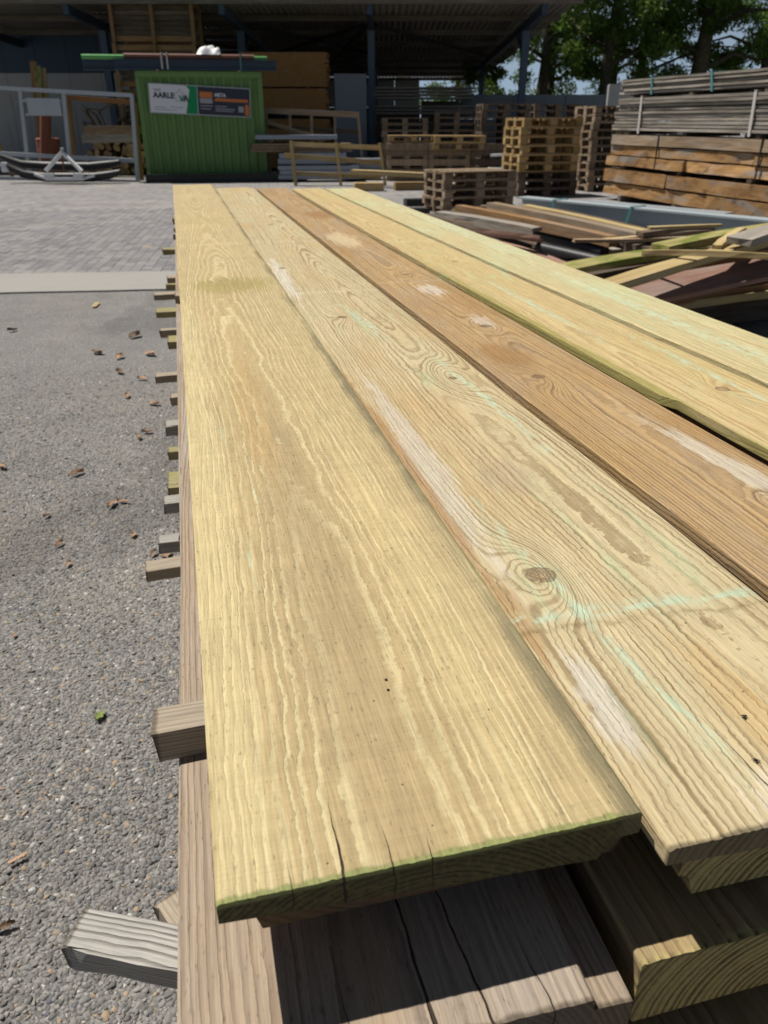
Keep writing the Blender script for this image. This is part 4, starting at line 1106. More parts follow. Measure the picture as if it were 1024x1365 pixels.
for k in range(14):
    x = -7.75 + k * 0.11; z = 1.25 + 0.35 * math.sin(k * 1.3) ** 2
    o = tube('brush_branch', [(x, 22.9, 0.9), (x + random.uniform(-0.25, 0.25), 22.8, z), (x + random.uniform(-0.5, 0.5), 22.7, z + random.uniform(-0.05, 0.3))], [0.045, 0.035, 0.012], M['log'], None, 6)
    tag(o, 'dark branch in the brushwood behind the firewood heap', 'branch', 'brushwood behind the firewood heap')
for k, (x0, x1, yt, mt, lab) in enumerate(((45, 57, 82, 'w_brown', 'dark brown plank standing upright, leftmost of three against the blue wall'), (51, 62, 88, 'w_moss', 'mossy yellow plank standing upright in the middle of three'), (57, 70, 92, 'w_tan', 'tan plank standing upright, rightmost of three against the wall'))):
    a = [(-9.313, 23.600, 2.687), (-9.176, 23.500, 2.578), (-9.086, 23.600, 2.532)][k]; b = [(-9.286, 22.900, 0.065), (-9.147, 22.800, 0.052), (-9.081, 22.900, 0.065)][k]
    tag(plank('upright_plank', (b[0], b[1], 0.03), a, 0.17, 0.045, M[mt], 9 + k), lab, 'plank', 'planks standing upright by the wall')
tag(tube('rusty_post', [(-8.680, 21.500, 0.141), (-8.402, 21.500, 1.437)], 0.13, M['rust'], None, 12), 'thick rust brown post behind the blank metal plate', 'post')
dr = thing('red_drum', 'red brown steel drum behind the grey steel frame', 'drum', (-8.55, 21.7, 0))
tube('drum_body', [(0, 0, 0), (0, 0, 0.02), (0, 0, 0.3), (0, 0, 0.6), (0, 0, 0.88), (0, 0, 0.9)], [0.26, 0.285, 0.29, 0.285, 0.285, 0.26], M['rust'], dr, 20)
for z in (0.3, 0.6): tube('hoop', [(0, 0, z - 0.02), (0, 0, z + 0.02)], 0.302, M['rust'], dr, 20)
box('pallet_under', (0.7, 0.7, 0.3), (0, 0, -0.0), M['w_dark'], dr) if False else None
tag(plank('pale_panel', (-10.15, 21.6, 0.42), (-10.05, 21.9, 2.0), 0.55, 0.04, M['wall_grey'], 3), 'pale panel leaning upright at the left edge behind the steel frame', 'panel')
tr = thing('wooden_trestle', 'yellow wooden trestle at the left edge behind the steel frame', 'trestle', (-10.1, 21.2, 0))
bar('top_beam', (-0.6, 0, 1.22), (0.55, 0, 1.22), 0.12, 0.12, M['w_yellow'], tr)
for x in (-0.45, 0.4):
    for s in (-1, 1): bar('leg', (x, 0.04 * s, 1.17), (x + 0.12 * s, 0.38 * s, 0.0), 0.08, 0.06, M['w_yellow'], tr)
bar('brace', (-0.4, 0, 0.5), (0.35, 0, 1.15), 0.05, 0.05, M['w_yellow'], tr)

# ------------------------------------------------------------------ lumber packs in the shed
def pack_mesh(W, Lg, rows, cols, t, gap, mat, seed, lath=0.0):
    """bundle of boards: length along x, joined because the single boards are only a pixel or two high"""
    rr = random.Random(seed); parts = []
    bw = W / cols
    for r in range(rows):
        for c in range(cols):
            dx = rr.uniform(-0.05, 0.05)
            parts.append(box_vf((dx, (c + 0.5) * bw - W / 2, r * (t + gap) + t / 2), (Lg + rr.uniform(-0.05, 0.05), bw - 0.006, t)))
    V, F = merge_meshes(parts); return mesh_from('pack', V, F, mat)
def pack(loc, rotz, W, Lg, rows, cols, t, gap, mt, label, group='lumber packs in the shed'):
    o = obj('lumber_pack', pack_mesh(W, Lg, rows, cols, t, gap, M[mt], len(label)), None, loc, (0, 0, rotz))
    return tag(o, label, 'lumber pack', group)
for k, (z, lab) in enumerate(((0.08, 'bottom orange brown lumber pack behind the timber frames'), (0.76, 'middle orange brown lumber pack behind the timber frames'), (1.50, 'lower of the two big orange brown packs seen above the timber frame'), (2.12, 'top orange brown lumber pack under the shed roof'))):
    pack((-2.75 + 0.04 * (k % 2), 24.6, z), R(2), 1.1, 2.3, 12 if k < 3 else 17, 6, 0.045, 0.003, 'w_shed', lab)
for k, z in enumerate((0.04, 0.72, 1.46, 2.08)):
    for x in (-3.4, -2.1): tag(box('bearer_beam', (0.08, 1.1, 0.076 if k == 0 else 0.036), (x, 24.6, z + (0.0 if k == 0 else 0.018)), M['w_dark']), 'dark bearer between the orange brown packs in the shed', 'beam', 'bearers between the shed packs')
for k, (x, y, z, L, rws, mt, lab) in enumerate(((1.35, 26.3, 0.1, 3.4, 12, 'w_greyboard', 'lowest grey board pack in the shed right of the column'), (1.30, 26.3, 0.86, 3.3, 9, 'w_dark', 'dark board pack in the middle of the grey packs in the shed'),
        (1.25, 26.2, 1.46, 3.0, 6, 'w_greyboard', 'grey board pack with pale ends in the shed'), (1.20, 26.3, 1.86, 2.9, 7, 'w_greyboard', 'topmost grey board pack right of the shed column'))):
    pack((x, y, z), R(-3), 1.0, L, max(3, int(rws * 0.62)), 5, 0.052, 0.036, mt, lab, 'grey board packs in the shed')

# ------------------------------------------------------------------ timber frames
def frame_thing(label, segs, mat, name='timber_rack', cat='frame'):
    t = thing(name, label, cat, (0, 0, 0))
    for nm, a, b, w, h in segs: bar(nm, a, b, w, h, M[mat if nm != 'dark_rail' else 'w_dark'], t)
    return t
frame_thing('tall tan timber frame with a diagonal brace beside the green container', [
    ('top_rail', (-2.892, 20.900, 1.513), (-0.598, 20.900, 1.417), 0.06, 0.13), ('dark_rail', (-2.909, 20.980, 1.173), (-0.587, 20.980, 1.042), 0.05, 0.10),
    ('post', (-2.865, 20.950, 1.482), (-2.843, 20.950, -0.088), 0.07, 0.09), ('post', (-2.284, 20.950, 1.498), (-2.259, 20.950, -0.088), 0.06, 0.08), ('post', (-1.759, 20.950, 1.482), (-1.770, 20.950, -0.088), 0.06, 0.08),
    ('post', (-1.197, 20.950, 1.465), (-1.186, 20.950, -0.088), 0.06, 0.08), ('post', (-0.635, 20.950, 1.433), (-0.523, 20.950, 0.273), 0.06, 0.09), ('brace', (-2.831, 20.860, 1.271), (-1.466, 20.860, 0.863), 0.05, 0.10)], 'w_greybrown')
frame_thing('low pale timber frame standing at the end of the near stack', [
    ('top_rail', (-2.014, 18.600, 0.837), (-0.082, 18.600, 0.763), 0.05, 0.09), ('middle_rail', (-2.198, 18.660, 0.611), (-0.066, 18.660, 0.461), 0.05, 0.10), ('bottom_rail', (-2.002, 18.660, 0.248), (-0.067, 18.660, 0.171), 0.05, 0.09),
    ('post', (-2.021, 18.540, 0.897), (-1.956, 18.540, -0.052), 0.07, 0.10), ('post', (-1.044, 18.540, 0.868), (-0.953, 18.540, -0.052), 0.06, 0.08), ('post', (-0.098, 18.540, 0.853), (0.033, 18.540, -0.005), 0.06, 0.09)], 'w_tan')
for k, (x0, y0, w, d, h, z, lab) in enumerate(((-1.55, 20.0, 1.9, 0.7, 0.30, 0.06, 'blue grey slab pack lowest behind the pale timber frame'), (-1.7, 20.05, 1.6, 0.65, 0.24, 0.38, 'blue grey slab pack second up behind the pale timber frame'),
        (-2.05, 20.1, 1.9, 0.55, 0.10, 0.90, 'pale blue slab on top of the boards behind the pale timber frame'), (-0.55, 20.6, 1.0, 0.6, 0.42, 0.06, 'blue grey slab pack right of the low timber frame'))):
    t = thing('slab_pack', lab, 'slab pack', (x0, y0, z), R(4), 'slab packs behind the timber frames')
    nl = max(1, round(h / 0.1))
    for q in range(nl): box('slab', (w - 0.04 * (q % 2), d, h / nl - 0.012), (0.02 * (q % 2), 0, (q + 0.5) * h / nl), M['plastic_blue'], t, R(0.6 * (-1) ** q), 0.012)
    for x in (-w * 0.3, w * 0.3): box('foot_block', (0.1, d, 0.058), (x, 0, -0.03), M['w_dark'], t)
pack((-1.95, 20.05, 0.64), R(4), 0.5, 2.3, 3, 3, 0.055, 0.008, 'w_greybrown', 'short boards lying on the slab packs behind the frame', 'boards on the slab packs')
# long plank across blocks
tag(plank('long_plank', (-0.683, 18.200, 0.304), (2.747, 17.200, 0.217), 0.26, 0.09, M['w_tan'], 12), 'long tan plank lying raised in front of the pallets', 'plank')
for k, (px, py) in enumerate(((492, 248), (560, 249), (610, 252))):
    tag(box('timber_block', (0.6, 0.25, 0.16), [(-0.309, 17.124, 0.080), (0.515, 17.326, 0.080), (1.434, 16.926, 0.080)][k], M['w_yellow'], None, R(5 + k * 4), 0.01), ['orange timber block on the ground left under the long plank', 'orange timber block on the ground in the middle under the long plank', 'orange timber block on the ground right under the long plank'][k], 'timber block', 'timber blocks under the long plank')
for k, p in enumerate(((0.520, 13.954, 0.060), (0.499, 12.409, 0.060))):
    tag(box('black_block', (0.34, 0.24, 0.12), p, M['steel_black'], None, R(12), 0.015), ['far black rubber block left of the grey brown pallets', 'near black rubber block left of the grey brown pallets'][k], 'block', 'black blocks by the pallets')

# ------------------------------------------------------------------ pallets
def pallet_boxes(W=1.2, D=0.8, Hh=0.144):
    t = Hh * 0.15; bz = Hh - 3 * t
    P = []
    for i, y in enumerate((-D / 2 + 0.07, -D / 4 + 0.0, 0, D / 4, D / 2 - 0.07)):
        P.append(('deck_board', (W, 0.14 if i % 2 == 0 else 0.10, t - 0.001), (0, y, Hh - t / 2)))
    for x in (-W / 2 + 0.07, 0, W / 2 - 0.07):
        P.append(('stringer_board', (0.14, D, t - 0.001), (x, 0, Hh - 1.5 * t)))
        for y in (-D / 2 + 0.05, 0, D / 2 - 0.05): P.append(('block', (0.14, 0.10, bz - 0.001), (x, y, t + bz / 2)))
    for y in (-D / 2 + 0.05, 0, D / 2 - 0.05): P.append(('bottom_board', (W, 0.10, t - 0.001), (0, y, t / 2)))
    return P
def pallet_parts(mt, label, group, Hh=0.144):
    t = thing('pallet', label, 'pallet', (0, 0, 0), 0, group)
    for nm, s, c in pallet_boxes(Hh=Hh): box(nm, s, c, M[mt], t)
    return t
def pallet_joined(mt, Hh=0.144):
    V, F = merge_meshes([box_vf(c, s) for nm, s, c in pallet_boxes(Hh=Hh)])
    return mesh_from('pallet', V, F, M[mt])
def stack_pallets(base, rotz, n, mt, what, group, Hh=0.144, parts=True, jit=0.02, seed=1):
    rr = random.Random(seed)
    proto = None
    names = ['bottom', 'second', 'third', 'fourth', 'fifth', 'sixth', 'seventh', 'eighth', 'ninth', 'tenth', 'eleventh', 'twelfth', 'thirteenth']
    for k in range(n):
        loc = (base[0] + rr.uniform(-jit, jit), base[1] + rr.uniform(-jit, jit), base[2] + k * (Hh + 0.001)); rz = rotz + rr.uniform(-0.03, 0.03)
        lab = ('top' if k == n - 1 else names[k]) + (' pallet of ' if k in (0, n - 1) else ' pallet up in ') + what
        if parts:
            if proto is None: proto = pallet_parts(mt, lab, group, Hh); o = proto; o.location = loc; o.rotation_euler = (0, 0, rz)
            else: o = copy_tree(proto, None, loc, rz)
        else:
            if proto is None: proto = pallet_joined(mt, Hh)
            o = obj('pallet', proto, None, loc, (0, 0, rz)); tag(o, lab, 'pallet', group)
        o['label'] = lab
PR = R(24)
stack_pallets((1.33, 13.05, 0.0), R(20), 5, 'w_greybrown', 'the low grey brown pallet stack in the yard', 'low grey brown pallet stack', 0.122, seed=2)
stack_pallets((3.00, 16.15, 0.0), R(16), 3, 'w_dark', 'the dark pallets under the fresh yellow ones', 'dark pallets under the yellow stack', 0.145, seed=3)
stack_pallets((2.98, 16.15, 0.437), R(16), 6, 'w_yellow', 'the fresh yellow pallet stack', 'fresh yellow pallet stack', 0.150, seed=4)
stack_pallets((4.55, 17.4, 0.0), R(18), 11, 'w_greybrown', 'the narrow pallet tower between yellow pallets and timber stack', 'narrow pallet tower', 0.140, seed=5)
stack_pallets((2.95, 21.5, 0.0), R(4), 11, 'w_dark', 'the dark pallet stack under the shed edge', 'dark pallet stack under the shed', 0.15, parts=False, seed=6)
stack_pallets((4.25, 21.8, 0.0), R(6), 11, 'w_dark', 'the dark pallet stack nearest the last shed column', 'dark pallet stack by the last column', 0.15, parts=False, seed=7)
stack_pallets((1.75, 20.3, 0.68), R(3), 2, 'w_yellow', 'the two yellow pallets on the lattice of upright pallets', 'yellow pallets on the lattice', 0.15, seed=8)
stack_pallets((0.70, 20.5, 0.84), R(2), 1, 'w_yellow', 'yellow pallets lying left on the lattice', 'yellow pallets on the lattice', 0.14, seed=9)
stack_pallets((0.55, 22.9, 0.0), R(3), 9, 'w_greybrown', 'the pallet stack in the shed just right of the column', 'pallet stack right of the shed column', 0.15, parts=False, seed=12)
stack_pallets((1.95, 23.3, 0.0), R(-4), 10, 'w_greybrown', 'the pallet stack in the shed behind the upright lattice', 'pallet stack behind the lattice', 0.15, parts=False, seed=13)
for k in range(3):          # pallets standing on edge
    for j in range(2):
        t = pallet_parts('w_greybrown' if k < 2 else 'w_dark', ['front', 'rear'][j] + ' pallet standing on edge in the lattice, ' + ['left', 'middle', 'right'][k], 'pallets standing on edge')
        t.location = (0.55 + k * 1.0, 20.15 + j * 0.18, 0.41); t.rotation_euler = (R(90), 0, R(2))
        t.scale = (0.82, 1, 1)
tag(plank('white_board', (2.432, 19.200, 0.592), (2.994, 19.000, 0.614), 0.2, 0.05, M['plastic_white'], 3), 'short white board end left of the yellow pallets', 'board')
tag(plank('white_board', (2.302, 18.700, 0.337), (2.856, 18.500, 0.333), 0.2, 0.05, M['wall_grey'], 4), 'short pale board end low beside the yellow pallets', 'board')

# ------------------------------------------------------------------ the big timber stack on the right
F0 = Vector((4.06, 15.25, 0))
def rs(x, y, z): return (F0.x + E_.x * x + D_.x * y, F0.y + E_.y * x + D_.y * y, z)
rr = random.Random(5)
RL = 6.2
def row_of(z, h, n, w, mt, lab, group, L=RL, off=0.0, thinj=0.02, segs=1):
    for c in range(n):
        a = 0.0
        cuts = [0.0, L] if segs == 1 else sorted([0.0, L] + [L * (i + rr.uniform(-0.45, 0.3)) / segs for i in range(1, segs)])
        for s in range(len(cuts) - 1):
            l = cuts[s + 1] - cuts[s] - (0.02 if segs > 1 else 0)
            yc = off - (cuts[s] + cuts[s + 1]) / 2 + rr.uniform(-thinj, thinj)
            xj = rr.uniform(-0.03, 0.02) if c == 0 else 0
            me = rough_plank_mesh(w - 0.012, l, h - 0.004 - (rr.uniform(0.0, 0.014) if h < 0.1 else rr.uniform(0.006, 0.02)), M[mt], rr.uniform(0, 99), ragged=0.009 if h < 0.1 else 0.024, seg=12)
            o = obj('timber_beam' if h > 0.1 else 'grey_board', me, None, rs((c + 0.5) * w + xj, yc, z + h / 2), (0, 0, ROT))
            tag(o, ((lab if c == 0 else lab.replace('front', 'inner')) + (', %s half' % ['far', 'near'][s] if segs > 1 else '')), 'beam' if h > 0.1 else 'board', group)
def bearers(z, h, lab, ys=(-0.5, -2.2, -3.9, -5.6)):
    for k, y in enumerate(ys):
        tag(box('bearer_beam', (0.10, 0.94, h), rs(0.48, y, z + h / 2), M['w_dark'], None, ROT + R(90)), lab + ', %s from the far end' % ord_words[k], 'beam', 'bearers in the right timber stack')
bearers(0.0, 0.099, 'dark bearer on the ground under the right timber stack')
for r in range(2): row_of(0.10 + r * 0.215, 0.21, 3, 0.31, 'w_orange', ['front orange beam in the lowest course of the right timber stack', 'front orange beam in the second course of the right timber stack'][r], 'beams in the right timber stack', segs=2, off=0.1)
bearers(0.527, 0.05, 'dark bearer above the second course of the right stack')
for r in range(3): row_of(0.58 + r * 0.167, 0.165, 3, 0.31, 'w_orange' if r < 2 else 'w_greybrown', ['front bright orange beam in the third course of the right stack', 'front bright orange beam in the fourth course of the right stack', 'front greyed beam topping the orange beams of the right stack'][r], 'beams in the right timber stack', off=0.06 - 0.05 * r, segs=2 if r < 2 else 1)
bearers(1.082, 0.055, 'dark bearer under the lower grey board bundle')
for r in range(10): row_of(1.139 + r * 0.050, 0.049, 4, 0.235, 'w_greyboard', 'front grey board, %s up in the lower strapped bundle' % ord_words[r], 'boards in the lower strapped bundle', off=0.02 - 0.012 * r, thinj=0.06)
bearers(1.640, 0.045, 'dark bearer between the two grey board bundles')
for r in range(5): row_of(1.687 + r * 0.046, 0.045, 4, 0.23, 'w_greyboard', 'front grey board, %s up in the top strapped bundle' % ord_words[r], 'boards in the top strapped bundle', off=-0.15, thinj=0.10)
def strap(y, z0, z1, w, mt, lab, lean=0.0):
    V, F = merge_meshes([box_vf((-0.022, 0, (z0 + z1) / 2), (0.008, w, z1 - z0)), box_vf((0.47, 0, z1 + 0.012), (0.99, w, 0.008)), box_vf((0.965, 0, (z0 + z1) / 2), (0.008, w, z1 - z0))])
    for v in V: v.y += lean * (v.z - z0)
    o = obj('strap', mesh_from('strap', V, F, M[mt]), None, rs(0, y, 0), (0, 0, ROT)); tag(o, lab, 'strap', 'straps round the right timber stack')
strap(-0.9, 1.10, 1.645, 0.055, 'strap_pale', 'pale strap round the lower grey bundle near its far end', 0.05)
strap(-3.75, 1.10, 1.645, 0.055, 'strap_pale', 'pale strap round the lower grey bundle near the right picture edge', 0.05)
strap(-1.15, 1.67, 1.922, 0.05, 'strap_teal', 'teal strap round the top grey bundle near its far end', 0.2)
strap(-2.75, 1.67, 1.922, 0.05, 'strap_teal', 'teal strap round the middle of the top grey bundle', 0.3)
strap(-4.6, 1.67, 1.922, 0.06, 'strap_teal', 'teal strap round the top grey bundle at the right picture edge', 0.1)
for k, y in enumerate((-1.55, -4.05)):
    strap(y, 0.575, 1.075, 0.03, 'strap_black', 'black steel band round the orange beams, %s from the far end' % ord_words[k])
tag(box('timber_block', (0.5, 0.3, 0.12), rs(0.5, -3.7, 1.985), M['w_brown'], None, ROT + R(20), 0.01), 'red brown timber block lying on top of the right timber stack', 'timber block')

# ------------------------------------------------------------------ steel beams on the ground
B0 = Vector((2.03, 12.15, 0.17)); B1 = Vector((4.45, 9.12, 0.17))
i_beam('steel_beam', B0, B1, 0.26, 0.27, 0.022, M['steel_grey'], 'long grey steel beam on the ground in front of the right timber stack', 'grey steel beams on the ground')
dB = (B1 - B0).normalized(); nB = Vector((-dB.y, dB.x, 0))
i_beam('steel_beam', B0 + nB * 0.42 + dB * 0.9, B0 + nB * 0.42 + dB * 3.0, 0.22, 0.24, 0.02, M['steel_galv'], 'shorter pale steel beam just behind the long grey one', 'grey steel beams on the ground')
for k, t in enumerate((0.7, 1.95)):
    p = B0 + dB * t
    V, F = merge_meshes([box_vf((0, -0.142, 0), (0.035, 0.006, 0.30)), box_vf((0, 0.142, 0), (0.035, 0.006, 0.30)), box_vf((0, 0, 0.147), (0.035, 0.29, 0.006))])
    for v in V: v.x += v.z * (0.25 if k else 0.1)
    o = obj('strap', mesh_from('strap', V, F, M['strap_teal']), None, p, (0, 0, math.atan2(dB.y, dB.x)))
    tag(o, ['teal strap round the grey steel beam near its far end', 'teal strap round the middle of the grey steel beam'][k], 'strap', 'straps round the grey steel beam')
for k, t in enumerate((0.3, 3.5)):
    p = B0 + dB * t; tag(box('timber_block', (0.10, 0.5, 0.034), (p.x, p.y, 0.017), M['w_dark'], None, math.atan2(dB.y, dB.x)), ['flat block under the far end of the grey steel beam', 'flat block under the near end of the grey steel beam'][k], 'timber block', 'blocks under the grey steel beam')

# ------------------------------------------------------------------ loose heaps of planks
heapA = [
    ((0.564, 8.335, 0.460), (1.414, 7.513, 0.400), 0.16, 0.035, 'w_greyboard', 'pale grey plank on top of the left plank heap', 0.0),
    ((0.578, 7.459, 0.400), (1.395, 7.165, 0.360), 0.26, 0.03, 'w_pink', 'broad pink brown plank on the near side of the left heap', R(-14)),
    ((0.813, 8.911, 0.440), (1.996, 7.024, 0.360), 0.11, 0.09, 'w_brown', 'long brown squared timber along the left heap', 0.0),
    ((1.259, 9.667, 0.400), (2.360, 7.269, 0.340), 0.13, 0.09, 'w_greybrown', 'long greyish squared timber behind the brown one', 0.0),
    ((1.640, 9.579, 0.400), (2.598, 7.173, 0.340), 0.12, 0.06, 'w_tan', 'long tan batten at the back of the left heap', 0.0),
    ((1.550, 9.526, 0.340), (2.482, 7.238, 0.280), 0.14, 0.08, 'w_dark', 'dark squared timber between the tan batten and the brown timber', 0.0),
    ((1.058, 9.000, 0.300), (2.061, 7.159, 0.240), 0.14, 0.07, 'w_greyboard', 'grey plank under the brown squared timber', 0.0),
    ((1.082, 7.771, 0.260), (1.564, 6.694, 0.200), 0.17, 0.03, 'w_pink', 'narrow pink brown plank low on the near side of the left heap', R(-10)),
    ((0.983, 8.288, 0.220), (1.568, 7.157, 0.150), 0.12, 0.04, 'w_greyboard', 'grey plank low under the pink planks', 0.0),
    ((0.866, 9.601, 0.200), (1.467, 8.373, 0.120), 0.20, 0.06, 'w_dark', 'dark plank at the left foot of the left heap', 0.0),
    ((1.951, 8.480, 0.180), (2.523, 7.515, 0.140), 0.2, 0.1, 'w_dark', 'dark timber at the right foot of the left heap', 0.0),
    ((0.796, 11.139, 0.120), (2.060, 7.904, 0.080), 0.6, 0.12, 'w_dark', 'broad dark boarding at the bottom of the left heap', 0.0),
    ((2.152, 11.315, 0.150), (2.958, 8.645, 0.120), 0.5, 0.14, 'w_dark', 'dark boarding at the bottom right of the left heap', 0.0)]
for k, (a, b, w, h, mt, lab, roll) in enumerate(heapA):
    tag(plank('loose_plank', a, b, w, h, M[mt], 20 + k * 3, bend=0.01, roll=roll), lab, 'plank', 'loose planks in the left heap')
for k, (a, b) in enumerate((((1.509, 7.998, 0.300), (1.952, 7.110, 0.260)), ((1.444, 7.522, 0.240), (1.913, 6.924, 0.200)))):
    tag(tube('black_pipe', [a, b], 0.055, M['steel_black'], None, 12), ['upper black pipe in the left plank heap', 'lower black pipe in the left plank heap'][k], 'pipe', 'black pipes in the left heap')
heapB = [
    ((0.908, 4.612, 0.500), (2.033, 5.218, 0.560), 0.17, 0.035, 'w_moss', 'mossy green plank leaning left from the right heap', 0.0),
    ((1.068, 4.024, 0.520), (2.670, 5.363, 0.620), 0.12, 0.04, 'w_tan', 'long yellow tan plank slanting up across the right heap', 0.0),
    ((1.538, 4.756, 0.600), (2.130, 4.146, 0.660), 0.035, 0.03, 'w_tan', 'thin pale batten lying across the right heap', 0.0),
    ((1.731, 5.045, 0.580), (2.904, 5.761, 0.640), 0.14, 0.05, 'w_moss', 'dull green plank at the back of the right heap', 0.0),
    ((2.100, 4.782, 0.660), (2.689, 5.237, 0.700), 0.16, 0.04, 'w_greyboard', 'short grey plank at the top of the right heap', 0.0),
    ((1.992, 4.825, 0.620), (2.355, 5.343, 0.660), 0.05, 0.03, 'w_tan', 'short pale stick poking up behind the right heap', 0.0),
    ((1.193, 4.308, 0.400), (2.694, 5.228, 0.460), 0.26, 0.03, 'w_pink', 'broad pink brown plank on the near face of the right heap', R(12)),
    ((1.261, 4.769, 0.420), (2.845, 5.677, 0.500), 0.16, 0.05, 'w_brown', 'dark brown plank under the yellow tan plank', 0.0),
    ((1.187, 5.036, 0.380), (2.857, 5.671, 0.440), 0.18, 0.05, 'w_dark', 'dark plank under the mossy plank of the right heap', 0.0),
    ((1.405, 4.803, 0.260), (2.930, 5.530, 0.300), 0.14, 0.05, 'w_brown', 'brown plank low on the near side of the right heap', 0.0),
    ((1.391, 4.818, 0.220), (2.885, 5.418, 0.260), 0.10, 0.05, 'w_tan', 'narrow tan plank lowest on the near side of the right heap', 0.0),
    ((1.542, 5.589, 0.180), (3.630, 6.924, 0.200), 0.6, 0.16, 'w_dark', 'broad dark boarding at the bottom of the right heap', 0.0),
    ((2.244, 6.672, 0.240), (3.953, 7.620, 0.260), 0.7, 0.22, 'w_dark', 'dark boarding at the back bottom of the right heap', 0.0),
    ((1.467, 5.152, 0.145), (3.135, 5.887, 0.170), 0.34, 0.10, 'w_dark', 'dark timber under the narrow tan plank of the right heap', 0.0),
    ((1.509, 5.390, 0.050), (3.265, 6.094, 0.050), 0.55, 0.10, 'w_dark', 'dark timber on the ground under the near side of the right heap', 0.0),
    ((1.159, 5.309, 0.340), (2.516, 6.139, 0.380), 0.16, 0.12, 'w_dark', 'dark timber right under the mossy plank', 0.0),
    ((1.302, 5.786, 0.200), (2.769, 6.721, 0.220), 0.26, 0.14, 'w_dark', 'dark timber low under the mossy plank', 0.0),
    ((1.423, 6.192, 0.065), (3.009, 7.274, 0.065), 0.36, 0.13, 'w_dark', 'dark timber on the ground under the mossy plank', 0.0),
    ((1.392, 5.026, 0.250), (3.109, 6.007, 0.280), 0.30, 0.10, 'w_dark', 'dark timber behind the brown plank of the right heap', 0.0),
    ((1.311, 4.758, 0.360), (2.917, 5.665, 0.400), 0.22, 0.08, 'w_brown', 'brown timber filling the middle of the right heap', 0.0)]
for k, (a, b, w, h, mt, lab, roll) in enumerate(heapB):
    tag(plank('loose_plank', a, b, w, h, M[mt], 70 + k * 3, bend=0.012, roll=roll, twist=0.05), lab, 'plank', 'loose planks in the right heap')
for k, p in enumerate(((1.305, 11.085, 0.030), (2.318, 9.305, 0.030), (1.978, 6.094, 0.050), (3.412, 7.245, 0.050))):
    tag(box('bearer_beam', (0.09, 0.9, 0.07 if k < 2 else 0.10), p, M['w_dark'], None, R([10, 10, -30, -30][k])), ['dark bearer under the left end of the left heap', 'dark bearer under the right end of the left heap', 'dark bearer under the left end of the right heap', 'dark bearer under the right end of the right heap'][k], 'beam', 'bearers under the loose heaps')

hr = random.Random(31)
for side, (cx, cy, n, ang, lab, grp, zz) in enumerate(((1.75, 9.75, 16, -48, 'thin batten tangled in the left plank heap', 'thin battens in the left heap', (0.14, 0.36)),
                                                      (2.75, 7.1, 14, 22, 'thin batten tangled in the right plank heap', 'thin battens in the right heap', (0.20, 0.55)))):
    for k in range(n):
        a = R(ang + hr.uniform(-16, 16)); L = hr.uniform(0.6, 1.5); z = hr.uniform(*zz)
        u = hr.uniform(-0.8, 0.8); c = Vector((cx + u + hr.uniform(-0.2, 0.2), cy - (u * 1.0 if side == 0 else -u * 0.3) + hr.uniform(-0.3, 0.3), z)); d = Vector((math.cos(a), math.sin(a), hr.uniform(-0.05, 0.05))) * L / 2
        tag(plank('loose_batten', c - d, c + d, hr.uniform(0.03, 0.09), hr.uniform(0.018, 0.04), M[hr.choice(['w_greyboard', 'w_brown', 'w_tan', 'w_dark', 'w_greybrown', 'w_pink'])], hr.uniform(0, 90), bend=hr.uniform(-0.02, 0.03), twist=0.1), lab, 'batten', grp)
# two flies and two seeds lying on the top boards
M['insect'] = plain('insect_black', (0.012, 0.011, 0.010), 0.4)
for k, (e, d, a, lab) in enumerate(((0.2925, 0.052, 0.4, 'upper small black fly on the pale board near the right picture edge'), (0.2765, 0.022, 2.0, 'lower small black fly on the pale board near the right picture edge'))):
    p = stack_pt(e, d, 1.0028); t = thing('small_fly', lab, 'insect', p, a, 'flies on the pale board'); t.scale = (0.62, 0.62, 0.62)
    tube('fly_body', [(-0.0024, 0, 0.0008), (-0.0014, 0, 0.001), (0, 0, 0.0012), (0.0012, 0, 0.0012), (0.002, 0, 0.0011)], [0.0003, 0.0009, 0.0009, 0.0008, 0.0005], M['insect'], t, 8)
    for sgn_ in (-1, 1):
        obj('wing', mesh_from('wing', [(0.0005, 0.0003 * sgn_, 0.002), (-0.003, 0.0007 * sgn_, 0.0017), (-0.0034, 0.0022 * sgn_, 0.0016), (-0.001, 0.0016 * sgn_, 0.0019)], [(0, 1, 2, 3)], M['insect']), t)
        for x in (-0.001, 0.0, 0.0011): tube('fly_leg', [(x, 0.0006 * sgn_, 0.0009), (x * 1.6, 0.0019 * sgn_, 0.0013), (x * 2.2, 0.0028 * sgn_, 0.0)], 0.00012, M['insect'], t, 4)
for k, (e, d, lab) in enumerate(((0.1035, 0.1225, 'upper dark seed lying on the yellow tan board'), (0.1025, 0.1135, 'lower dark seed lying on the yellow tan board'))):
    o = tube('dark_seed', [(-0.0014, 0, 0.0006), (-0.0008, 0.0002, 0.0009), (0.0004, 0, 0.0009), (0.0013, 0, 0.0006)], [0.0003, 0.0009, 0.0009, 0.0003], M['insect'], None, 8)
    o.location = stack_pt(e, d, 1.0103); o.scale = (0.6, 0.6, 0.6); o.rotation_euler = (0, 0, 0.3); tag(o, lab, 'seed', 'seeds on the tan board')

